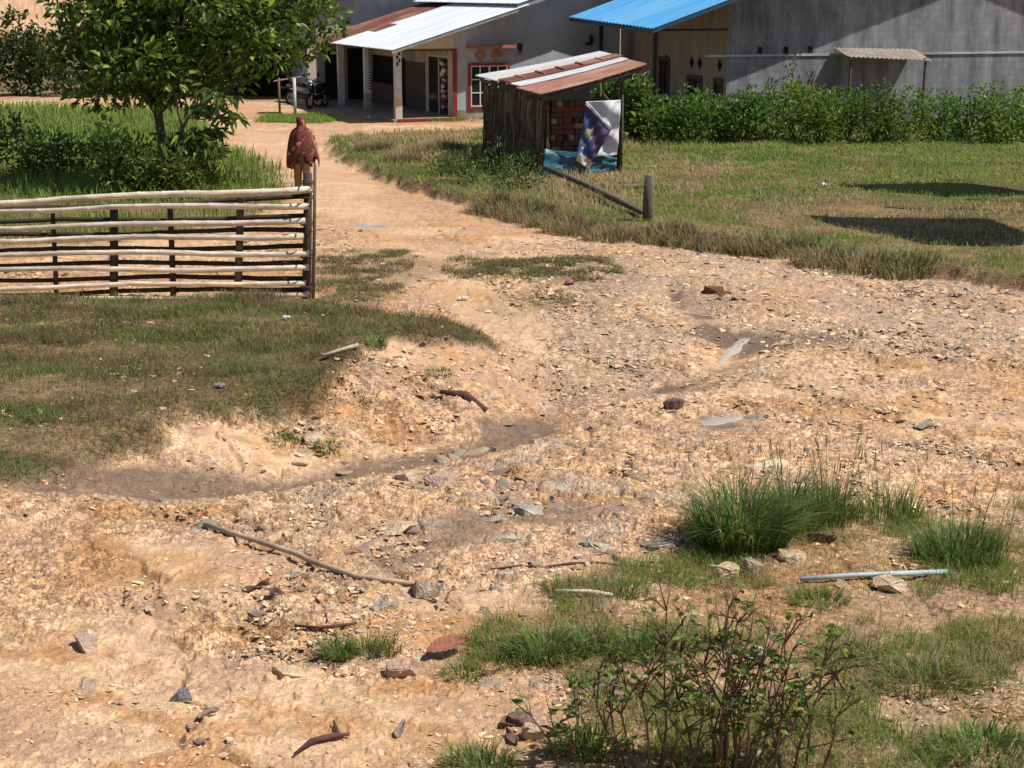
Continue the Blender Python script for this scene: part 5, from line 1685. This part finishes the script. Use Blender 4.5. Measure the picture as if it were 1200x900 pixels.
# gravel: uncountable small stones
def gravel():
    pr = [hull_mesh('g', (1, .8, .55), 500 + k, 0, 9) for k in range(10)]
    data = []
    for me in pr:
        bm = bmesh.new(); bm.from_mesh(me); bmesh.ops.triangulate(bm, faces=bm.faces)
        bm.verts.index_update()
        data.append((np.array([v.co[:] for v in bm.verts]), np.array([[v.index for v in f.verts] for f in bm.faces]))); bm.free()
        bpy.data.meshes.remove(me)
    n = 105000
    px = RNG.uniform(-60, 1260, n); py = 270 + 640 * RNG.random(n) ** 1.1
    d = [(G(a, b)) for a, b in zip(px, py)]
    xy = np.array(d); x, y = xy[:, 0], xy[:, 1]
    sd = [poly_sd(x, y, q) for q in (FIELD, BANK)]
    wetm = np.maximum(poly_sd(x, y, WET1), poly_sd(x, y, WET2)) > -0.05
    low = poly_sd(x, y, LOWER) > 0
    dens = 0.07 + 0.93 * sstep(0.47, 0.62, fbm(x * 0.8, y * 1.1, 611, 4))
    dens = dens * (0.35 + 0.65 * sstep(0.4, 0.6, fbm(x * 3.0, y * 3.5, 615, 3)))
    st_ = poly_sd(x, y, STRATA) > -0.3; gr_ = poly_sd(x, y, GRAVEL_R) > -0.5
    dens = np.where(st_ | gr_, np.maximum(dens, 0.25 + 0.6 * sstep(0.42, 0.58, fbm(x * 1.7, y * 2.2, 618, 4))), dens)
    dens = dens * (1 - 0.88 * sstep(-0.4, 0.4, poly_sd(x, y, TRACK) + 1.2 * (fbm(x * .8, y * .8, 3, 4) - .5)))
    ok = (sd[0] < -0.15) & ((sd[1] < -0.05) | (RNG.random(n) < .2)) & (RNG.random(n) < dens * np.where(wetm, 0.25, 1) * np.where(low, .45, 1) * np.where(poly_sd(x, y, SANDY) > 0, .35, 1))
    x, y = x[ok], y[ok]; n = len(x)
    z = height(x, y)
    sz = (0.016 + 0.055 * RNG.random(n) ** 3.0) * np.clip(y / 13.0, 0.75, 1.7)
    pal = np.array([[0.55, .375, .22], [0.65, .48, .31], [0.50, .33, .225], [0.42, .335, .24], [0.31, .26, .20], [0.66, .51, .35], [0.46, .26, .13]])
    pi = RNG.choice(len(pal), n, p=[.3, .2, .18, .12, .06, .08, .06])
    col = pal[pi] * (0.75 + 0.5 * RNG.random((n, 1)))
    V, T, C, off = [], [], [], 0
    which = RNG.integers(0, len(data), n)
    for k, (v, f) in enumerate(data):
        idx = np.where(which == k)[0]; m = len(idx)
        a = RNG.random(m) * 2 * np.pi; tl = RNG.normal(size=m) * .28
        s3 = np.stack([sz[idx] * (0.8 + .7 * RNG.random(m)), sz[idx] * (.7 + .5 * RNG.random(m)), sz[idx] * (.3 + .45 * RNG.random(m))], 1)
        q = v[None] * s3[:, None, :]
        ct, stt = np.cos(tl)[:, None], np.sin(tl)[:, None]
        q = np.stack([q[..., 0] * ct + q[..., 2] * stt, q[..., 1], -q[..., 0] * stt + q[..., 2] * ct], -1)
        ca, sa = np.cos(a)[:, None], np.sin(a)[:, None]
        q = np.stack([q[..., 0] * ca - q[..., 1] * sa, q[..., 0] * sa + q[..., 1] * ca, q[..., 2]], -1)
        q = q + np.stack([x[idx], y[idx], z[idx] + sz[idx] * .02], 1)[:, None, :]
        V.append(q.reshape(-1, 3)); T.append((f[None] + (np.arange(m) * len(v))[:, None, None] + off).reshape(-1, 3)); C.append(np.repeat(col[idx], len(v), axis=0)); off += m * len(v)
    me = mesh_np('gravel', np.concatenate(V), None, np.concatenate(T), np.concatenate(C))
    tag(link('gravel', me, mat_attr('gravel_stone', .93, 0, .3, 80, .2, .2, 60)), 'small loose gravel scattered over the bare track', 'gravel', None, 'stuff')


gravel()

# ------------------------------------------------------------------ puddles
def puddle(px, py, rx, ry, rot, lab, seed):
    g = on(px, py); rnd = random.Random(seed); n = 28
    pts = []
    for k in range(n):
        a = 2 * math.pi * k / n; r = 1 + .25 * math.sin(2 * a + seed) + .18 * math.sin(5 * a + seed * 2) + rnd.uniform(-.1, .1)
        x, y = rx * r * math.cos(a), ry * r * math.sin(a)
        pts.append((g.x + x * math.cos(rot) - y * math.sin(rot), g.y + x * math.sin(rot) + y * math.cos(rot)))
    # a thin film of water following the bed it runs over
    vs, fs = [], []
    rings_ = (0.0, 0.35, 0.7, 1.0)
    for f_ in rings_:
        for (a, b) in pts:
            x_, y_ = g.x + (a - g.x) * f_, g.y + (b - g.y) * f_
            z_ = float(height(np.array([x_]), np.array([y_]), False)[0])
            vs.append((x_, y_, z_ + 0.014 - 0.03 * f_ ** 3))
    for i in range(len(rings_) - 1):
        for k in range(n):
            fs.append((i * n + k, i * n + (k + 1) % n, (i + 1) * n + (k + 1) % n, (i + 1) * n + k))
    mb = MB(); mb.add(vs, fs)
    m = MATS.get('muddy_glare_water')
    if m is None:
        m = mat('muddy_glare_water', (0.48, 0.40, 0.33), (0.38, 0.305, 0.24), 0.06, 2, 0.02, spec=0.7)  # base colour lightened to paint sky glare on the water
    o = mb.build('puddle', m, None, True); tag(o, lab, None, None, 'structure')


puddle(432, 266, .42, .35, .4, 'small pale puddle on the far track', 3)
puddle(862, 408, .11, .75, -.45, 'narrow pale trickle in the channel', 4)
puddle(842, 494, .30, .16, .2, 'shallow puddle in the channel', 6)

# ------------------------------------------------------------------ sticks, leaves, litter
M_STICK = mat('dry_stick', (0.58, 0.47, 0.34), (0.38, 0.29, 0.2), 0.85, 9, 0.2, stretch=(1, 1, 1), c3=(0.3, 0.22, 0.16))
M_BARKR = mat('dark_bark', (0.13, 0.06, 0.045), (0.06, 0.03, 0.025), 0.85, 9, 0.4)


def stick(name, pts, rad, m, lab, cat='stick', lift=0.02, n=8):
    q = [on(*p) for p in pts]
    mb = MB(); mb.tube([a + Vector((0, 0, lift)) for a in q], rad, n, jitter=.1)
    return tag(base_origin(mb.build(name, m, None, True)), lab, cat)


stick('stick', [(240, 619), (290, 634), (350, 654), (365, 662), (420, 680), (480, 688), (497, 689)], [.021, .021, .023, .027, .02, .019, .014], M_STICK, 'long pale crooked stick lying across the bare ground', lift=.03)
stick('stick', [(378, 419), (420, 419)], [.02, .022], mat('bleached_wood', (.5, .42, .34), (.4, .33, .26), .8, 8, .1), 'short bleached stick on the grass bank', lift=.06)
stick('wood_strip', [(516, 459), (545, 466), (570, 477)], [.03, .05, .03], M_BARKR, 'short dark wood strip on the slope of the bank', lift=.02)
stick('bamboo_piece', [(650, 701), (690, 701), (718, 705)], [.018, .017, .014], BAM, 'short pale bamboo piece lying in lower right grass', lift=.05)
stick('pipe', [(938, 685), (1000, 680), (1110, 676)], [.02, .02, .02], mat('pale_pipe', (.42, .48, .5), (.34, .4, .42), .5, 8, .02), 'pale blue grey plastic pipe half buried at right', 'pipe', lift=.04)
stick('twig', [(370, 704), (375, 708), (380, 716), (384, 730)], [.006, .006, .005, .004], M_BARKR, 'thin curved dark twig on bare sand', 'twig', lift=.015)
stick('twig', [(345, 735), (375, 738), (410, 734), (418, 732)], [.006, .012, .012, .006], M_BARKR, 'small dark twig above the small grass tuft', 'twig', lift=.015)
stick('bark_piece', [(345, 889), (365, 874), (390, 868), (410, 866)], [.006, .017, .02, .008], M_BARKR, 'curled dark red bark strip at the bottom edge', 'bark', lift=.03)
stick('bark_piece', [(398, 868), (394, 858), (391, 850)], [.015, .012, .005], M_BARKR, 'small upright splinter on the dark bark strip', 'bark', lift=.03)
stick('root', [(575, 668), (610, 664), (640, 665), (670, 661), (700, 660), (735, 664), (765, 665)], [.008, .013, .011, .013, .01, .01, .006], M_BARKR, 'thin dark root running across the ground before the outcrop', 'root', lift=.004)


def leaf_obj(px, py, ln_, wd, ang, m, name, lab, ribs=9, tilt=.3, up=.05):
    g = on(px, py); nu = 26
    vs, fs = [], []
    for i in range(nu + 1):
        t = i / nu
        w_ = wd * (math.sin(math.pi * min(1, t * 1.02)) ** .75) * (1 - .25 * t) + .002
        for k in range(-3, 4):
            b = k / 3
            z = (.12 * abs(b) ** 1.2 + (.026 * math.sin(t * ribs * 2 * math.pi - abs(b) * 2.5) * abs(b) if ribs > 5 else 0) + (.05 if ribs > 5 else .10) * math.sin(t * 3 + (0 if ribs > 5 else px)) + (0 if ribs > 5 else .07 * math.sin(t * 7 + b * 2 + px))) * ln_
            vs.append(Vector(((t - .5) * ln_, b * w_ / 2, z)))
    for i in range(nu):
        for k in range(6):
            q = i * 7 + k; fs.append((q, q + 1, q + 8, q + 7))
    M_ = Matrix.Translation(g + Vector((0, 0, up))) @ Euler((tilt, -.12, ang)).to_matrix().to_4x4()
    mb = MB(); mb.add([M_ @ v for v in vs], fs)
    o = mb.build(name, m, None, True); sm = o.modifiers.new('t', 'SOLIDIFY'); sm.thickness = .003
    return tag(base_origin(o), lab, 'leaf')


leaf_obj(525, 768, .32, .14, .5, mat('dry_leaf', (0.34, 0.145, 0.10), (0.22, 0.09, 0.06), .9, 25, .3), 'dry_leaf', 'large reddish brown dry leaf beside lower grass', tilt=.38, up=.05)
M_DL = mat('dead_leaf_brown', (0.17, 0.095, 0.07), (0.10, 0.06, 0.045), .7, 20, .1)
M_DL2 = mat('dead_leaf_grey', (0.30, 0.22, 0.19), (0.2, 0.15, 0.13), .7, 20, .1)
for i, (px, py, l, a, m, lab) in enumerate([(300, 692, .2, .2, M_DL, 'curled dark dead leaf below the long stick'), (322, 698, .16, -.4, M_DL, 'second curled dead leaf close to the first below the stick'), (305, 722, .17, .1, M_DL2, 'pale grey dead leaf under the two dark ones'),
                                            (245, 842, .14, .6, M_DL2, 'faded mauve dead leaf on lower left sand'), (236, 872, .1, 0, M_DL2, 'small faded leaf at the lower left bottom'), (575, 792, .15, .5, M_DL, 'dark dead leaf right of the reddish leaf'), (600, 848, .2, .8, M_DL, 'dark dead leaf against the pale stone at bottom'),
                                            (648, 862, .2, -.3, M_DL2, 'grey dead leaf right of the pale stone at bottom'), (470, 860, .14, 1.2, M_DL2, 'small greyish dead leaf near the bark strip'), (600, 868, .16, 2.0, M_DL, 'dead brown leaf under the twiggy shrub edge'),
                                            (702, 812, .22, .3, M_DL2, 'greyish leaf litter piece left of the twiggy shrub'), (725, 820, .2, 1.0, M_DL2, 'second greyish litter leaf under the shrub stems')]):
    leaf_obj(px, py, l, l * .5, a, m, 'dead_leaf', lab, ribs=4, tilt=random.uniform(-.25, .3), up=.02)


def crumple(px, py, size, m, name, lab, cat='litter'):
    g = on(px, py); bm = bmesh.new(); bmesh.ops.create_grid(bm, x_segments=8, y_segments=6, size=.5)
    for v in bm.verts: v.co = Vector((v.co.x * size, v.co.y * size * .7, random.gauss(0, size * .1) + size * .12))
    me = bpy.data.meshes.new(name); bm.to_mesh(me); bm.free()
    o = link(name, me, m); o.location = g + Vector((0, 0, .03)); o.rotation_euler = (0, 0, random.uniform(-1, 1)); sm = o.modifiers.new('t', 'SOLIDIFY'); sm.thickness = .004
    return tag(o, lab, cat)


M_WP = mat('white_plastic', (.72, .72, .72), (.6, .6, .62), .4, 8, 0)
crumple(668, 332, .15, mat('pink_wrapper', (.42, .13, .18), (.3, .09, .12), .4, 8, 0), 'wrapper', 'crumpled pink wrapper on the worn grass strip')
crumple(543, 352, .14, M_WP, 'plastic_scrap', 'white plastic scrap on the track right of the fence')
crumple(967, 219, .2, M_WP, 'plastic_scrap', 'white plastic scrap in the green field grass')
crumple(955, 288, .17, mat('pale_green_plastic', (.5, .68, .55), (.4, .55, .45), .4, 8, 0), 'plastic_scrap', 'pale green plastic scrap near the field edge')
crumple(336, 375, .09, M_WP, 'plastic_scrap', 'white paper scrap on the grass before the fence end')
crumple(258, 455, .10, mat('mauve_scrap', (.4, .36, .42), (.3, .27, .32), .5, 8, 0), 'plastic_scrap', 'mauve plastic scrap in the bank grass')
crumple(432, 140, .3, M_WP, 'plastic_scrap', 'white scrap by the porch house yard')

# ------------------------------------------------------------------ tufts
def tuft(px, py, n, h0, h1, rad, wid, lab, cols, lean=(0.15, 0.9), stalks=0, stalk_h=0.8, name='grass_tuft', splay=1.0):
    g = on(px, py)
    root = empty(name, tuple(g), lab, 'grass tuft')
    a = RNG.random(n) * 2 * np.pi; r = rad * np.sqrt(RNG.random(n))
    x = g.x + np.cos(a) * r; y = g.y + np.sin(a) * r * .8
    ang = a + RNG.normal(size=n) * .6
    ln = lean[0] + (lean[1] - lean[0]) * (0.35 * RNG.random(n) + .65 * r / rad) * splay
    hg = (h0 + (h1 - h0) * RNG.random(n)) * (0.5 + 0.6 * RNG.random(n) ** .6) * (1.08 - 0.35 * (r / rad) ** 2)
    c = leaf_cols(n, **cols)
    z = height(x, y) - .01
    v, q, t, cc = blades(np.stack([x, y, z], 1), hg, wid * (.6 + .8 * RNG.random(n)), ang, ln, c, curl=.7)
    link('blades', mesh_np('blades', v, q, t, cc), GRASS_M, root)
    if stalks:
        mb = MB()
        for k in range(stalks):
            aa = random.uniform(0, 6.28); rr = random.uniform(0, rad)
            p = Vector((g.x + rr * math.cos(aa), g.y + rr * math.sin(aa) * .8, g.z)); hh = stalk_h * random.uniform(.65, 1)
            d = Vector((math.cos(aa), math.sin(aa), 0)) * random.uniform(.05, .3) * hh
            mb.tube([p, p + d * .35 + Vector((0, 0, hh * .6)), p + d + Vector((0, 0, hh))], [.003, .0025, .002], 4)
            e = p + d + Vector((0, 0, hh)); mb.tube([e - Vector((0, 0, .09)) - d * .1, e - Vector((0, 0, .04)), e], [.002, .0042, .0015], 5)
        mb.build('seed_stalks', mat('seed_stalk', (.2, .19, .09), (.14, .13, .06), .8, 10, 0), root, True)
    return root


TD = dict(a=(0.07, 0.14, 0.036), b=(0.17, 0.26, 0.065), lime=(0.26, 0.28, 0.08), plime=0.14, dead=(0.42, .34, .18), pdead=.07)
TG = dict(a=(0.085, 0.165, 0.03), b=(0.21, 0.31, 0.065), lime=(0.24, 0.27, 0.09), plime=0.12, dead=(0.42, .34, .2), pdead=.12)
TY = dict(a=(0.14, 0.18, 0.04), b=(0.26, 0.28, 0.08), lime=(0.3, 0.28, 0.12), plime=0.2, dead=(0.42, .34, .2), pdead=.2)
tuft(868, 640, 1500, .36, .74, .34, .010, 'big dark green spiky grass tuft beside the rock outcrop', TD, (.1, 1.1), 12, .85)
tuft(925, 622, 700, .3, .62, .25, .009, 'green grass tuft leaning on the big dark one', TD, (.1, .8), 14, .85)
tuft(972, 612, 320, .25, .6, .22, .009, 'thinner grass tuft with tall seed stalks right of the big one', TG, (.1, .6), 16, .8)
tuft(1040, 606, 260, .2, .4, .3, .009, 'olive grass tuft past the tall seed stalks', TG, (.1, .8), 8, .7)
tuft(1125, 655, 600, .2, .42, .35, .010, 'wide dark tuft toward the outer right', TD, (.1, .8), 10, .7)
tuft(398, 770, 260, .12, .22, .10, .008, 'small green tuft left of the pinkish stone', TG, (.3, 1.2))
tuft(432, 768, 110, .12, .26, .08, .007, 'thin yellowish tuft joining the small green tuft', TY, (.15, .8))
tuft(455, 766, 120, .14, .24, .08, .007, 'sparse pale blades just behind the pinkish stone', TY, (.3, .9))
tuft(640, 770, 650, .14, .28, .20, .009, 'leafy green tuft right of the reddish leaf', TG, (.2, 1.0))
tuft(690, 762, 450, .14, .28, .16, .009, 'green tuft with dead straw between two others', dict(TG, pdead=.25), (.2, 1.0))
tuft(590, 765, 300, .08, .18, .2, .008, 'low green tuft just above the reddish leaf', TG, (.3, 1.1))
tuft(545, 792, 160, .06, .14, .14, .008, 'low grass fringe under the reddish leaf', TG, (.4, 1.2))
tuft(745, 768, 420, .12, .28, .18, .009, 'green tuft at the left side of the twiggy shrub', TG, (.2, 1.0))
tuft(728, 694, 300, .08, .17, .2, .008, 'low dark tuft above the short bamboo piece', TG, (.3, 1.2))
tuft(660, 690, 220, .07, .15, .16, .008, 'low olive tuft left of the short bamboo piece', TY, (.3, 1.2))
tuft(560, 905, 330, .1, .24, .2, .009, 'green tuft cut by the bottom edge', TG, (.2, .9))
tuft(690, 880, 330, .1, .24, .2, .009, 'green tuft under the left shrub stems', TG, (.2, .9))
tuft(960, 705, 300, .08, .16, .2, .008, 'low green tuft below the pale pipe', TG, (.4, 1.2))
tuft(995, 770, 400, .08, .2, .25, .008, 'dry olive tuft right of the twiggy shrub', TY, (.4, 1.2))
tuft(940, 850, 300, .08, .2, .2, .008, 'yellow green tuft at the shrub base', TY, (.4, 1.2))
tuft(1080, 800, 500, .1, .22, .3, .009, 'olive tuft in the outer lower right', TY, (.3, 1.1))
tuft(1150, 880, 500, .1, .22, .3, .009, 'green tuft in the far lower right corner', TG, (.3, 1.1))
tuft(440, 408, 160, .1, .26, .12, .010, 'small upright green weed tuft on the bank', TG, (.2, .8))
tuft(385, 478, 150, .06, .14, .14, .009, 'green tuft on the lip of the bare slope', TG, (.4, 1.1))
tuft(330, 478, 150, .06, .14, .16, .009, 'green creeping tuft on the bank lip left of the clod', TG, (.4, 1.1))
tuft(515, 435, 120, .05, .12, .14, .009, 'small green tuft above the bare slope', TG, (.4, 1.1))
# dry upright clumps at the field's edge
for i, (px, py) in enumerate([(600, 240), (622, 246), (645, 254), (668, 262), (575, 236), (715, 270), (560, 190), (500, 180), (470, 190), (520, 175), (440, 175), (780, 272), (815, 277), (850, 281), (890, 285), (925, 289), (965, 297), (1010, 303), (1060, 309)]):
    g = on(px, py)
    t = tuft(px, py, 420, .2, .45, .5, .016, 'straw coloured dry grass clump along the edge of the field', dict(a=(.22, .17, .09), b=(.42, .33, .19), lime=(.13, .16, .05), plime=.25), (.2, .9))
    t['group'] = 'dry clumps along the field edge'

# ------------------------------------------------------------------ twiggy shrub in the lower right
M_TWIG = mat('twig_bark', (0.19, 0.13, 0.09), (0.09, 0.062, 0.045), .9, 12, .2)


def twiggy(name, spots, lab, leafn, seed, hscale=1.0):
    rnd = random.Random(seed)
    g0 = on(*spots[0][:2])
    root = empty(name, tuple(g0), lab, 'shrub')
    mb = MB(); leaves, ld = [], []
    for (px, py, tx, ty) in spots:
        g = on(px, py)
        top = P(tx, ty, g.y + rnd.uniform(-.1, .1))
        k = 5; pts = []
        for i in range(k + 1):
            t = i / k
            pts.append((g - Vector((0, 0, .03))).lerp(top, t) + Vector((rnd.gauss(0, .018), rnd.gauss(0, .02), 0)) * (1 if 0 < i < k else 0) + Vector((0, 0, .04 * math.sin(t * 3.1))))
        mb.tube(pts, [.008 * (1 - .7 * i / k) for i in range(k + 1)], 6, jitter=.1)
        for b in range(rnd.randint(4, 7)):
            i = rnd.randint(1, k - 1); s = pts[i]; L_ = rnd.uniform(.12, .36)
            d = Vector((rnd.gauss(0, .8), rnd.gauss(0, .6), rnd.uniform(.2, 1.1))).normalized()
            m1 = s + d * L_ * .5 + Vector((rnd.gauss(0, .02), rnd.gauss(0, .02), .02)); e = s + d * L_
            mb.tube([s, m1, e], [.0055, .004, .002], 5)
            for q in range(2):
                d2 = (d + Vector((rnd.gauss(0, .6), rnd.gauss(0, .5), rnd.uniform(-.1, .5)))).normalized(); e2 = m1 + d2 * L_ * .5
                mb.tube([m1, e2], [.003, .0015], 4)
                for _ in range(leafn):
                    if rnd.random() < .65: leaves.append(tuple(m1.lerp(e2, rnd.uniform(.3, 1)))); ld.append((rnd.gauss(0, 1), rnd.gauss(0, 1), rnd.uniform(-.3, .8)))
            for _ in range(leafn):
                if rnd.random() < .6: leaves.append(tuple(m1.lerp(e, rnd.random()))); ld.append((rnd.gauss(0, 1), rnd.gauss(0, 1), rnd.uniform(-.5, .7)))
    mb.build('stems', M_TWIG, root, True)
    n = len(leaves)
    if n:
        link('foliage', leaf_mesh('foliage', np.array(leaves), np.array(ld), .035 + .035 * RNG.random(n), .018 + .02 * RNG.random(n),
                                  leaf_cols(n, (0.06, .125, .024), (.15, .24, .045), (.28, .34, .07), .2)), LEAF_M, root)


twiggy('twiggy_shrub', [(850, 905, 858, 690), (838, 900, 830, 720), (860, 910, 905, 745), (845, 905, 885, 700), (870, 905, 945, 735), (832, 905, 800, 740), (855, 900, 870, 760), (875, 910, 925, 790), (820, 905, 780, 770), (865, 905, 838, 700), (842, 905, 815, 760), (862, 905, 890, 745), (850, 910, 848, 735), (825, 905, 760, 800), (880, 905, 950, 800), (835, 905, 862, 770), (800, 908, 735, 800), (890, 905, 985, 770), (905, 908, 930, 720), (785, 906, 800, 735), (848, 908, 852, 705), (872, 906, 905, 700)],
       'large twiggy shrub of dark bare stems and small leaves at lower right', 2, 1)
twiggy('twiggy_shrub', [(772, 900, 788, 672), (760, 905, 748, 770), (735, 900, 680, 790), (728, 905, 715, 800), (745, 905, 725, 745)], 'thin twiggy shrub with one tall straight stem left of the large shrub', 2, 2)
twiggy('twiggy_shrub', [(930, 905, 975, 760), (945, 900, 960, 790), (915, 905, 900, 800), (960, 905, 1000, 800)], 'low twiggy shrub with dark leaves right of the large shrub', 3, 3)
twiggy('twiggy_shrub', [(655, 905, 640, 820), (670, 910, 680, 815)], 'small leafy shoot left of the shrubs at the bottom edge', 4, 4)

# ------------------------------------------------------------------ unseen tin sheets on posts, added to cast wedge shadows on the field
caster = empty('shadow_caster', (11.2, 28.0, H1(11.2, 28.0)), 'unseen added tin sheets on posts casting pointed shadows on the grass', 'shadow_caster')


def up_sun(px, py, z):
    g_ = Vector((*G(px, py), 0.0))
    return g_ + Vector((math.cos(R(16)), -math.sin(R(16)), 0)) * (z / math.tan(R(57))) + Vector((0, 0, z))


mb = MB(); sheet(mb, up_sun(932, 263, 5.4), up_sun(1080, 298, 5.8), up_sun(1240, 300, 6.2), up_sun(1150, 268, 5.9), 12)
mb.build('shadow_sheet', M_RUST, caster)
mb = MB(); sheet(mb, up_sun(952, 227, 5.6), up_sun(1100, 242, 5.9), up_sun(1220, 240, 6.2), up_sun(1120, 227, 5.9), 12)
mb.build('shadow_sheet', M_ZINC, caster)
for x_, y_, z_ in ((10.6, 26.9, 5.7), (10.7, 30.0, 5.8), (12.6, 27.2, 6.0), (12.6, 31.0, 6.0)):
    mb = MB(); mb.tube([(x_, y_, -0.2), (x_ + .03, y_, z_ * .5), (x_, y_, z_)], .07, 8); mb.build('post', M_POST, caster, True)

# ------------------------------------------------------------------ light
W = bpy.data.worlds.new('World'); SC.world = W; W.use_nodes = True
nt = W.node_tree
bg = nt.nodes['Background']
sky = nt.nodes.new('ShaderNodeTexSky'); sky.sky_type = 'NISHITA'; sky.sun_disc = False
SUN = Vector((math.cos(R(57)) * math.cos(R(16)), -math.cos(R(57)) * math.sin(R(16)), math.sin(R(57))))
sky.sun_elevation = R(57); sky.sun_rotation = math.atan2(SUN.x, SUN.y)
nt.links.new(sky.outputs[0], bg.inputs[0]); bg.inputs[1].default_value = 0.06
sd_ = bpy.data.lights.new('sun', 'SUN'); sd_.energy = 4.2; sd_.angle = R(0.5); sd_.color = (1.0, 0.95, 0.87)
so_ = bpy.data.objects.new('sun', sd_); COL.objects.link(so_); so_.rotation_euler = SUN.to_track_quat('Z', 'Y').to_euler(); so_.location = (20, -5, 40)
SC.view_settings.view_transform = 'Standard'; SC.view_settings.look = 'None'; SC.view_settings.exposure = 0.40; SC.view_settings.gamma = 1.0
SC.render.engine = 'CYCLES'
SC.cycles.max_bounces = 6; SC.cycles.diffuse_bounces = 3; SC.cycles.transparent_max_bounces = 6
SC.cycles.use_denoising = True
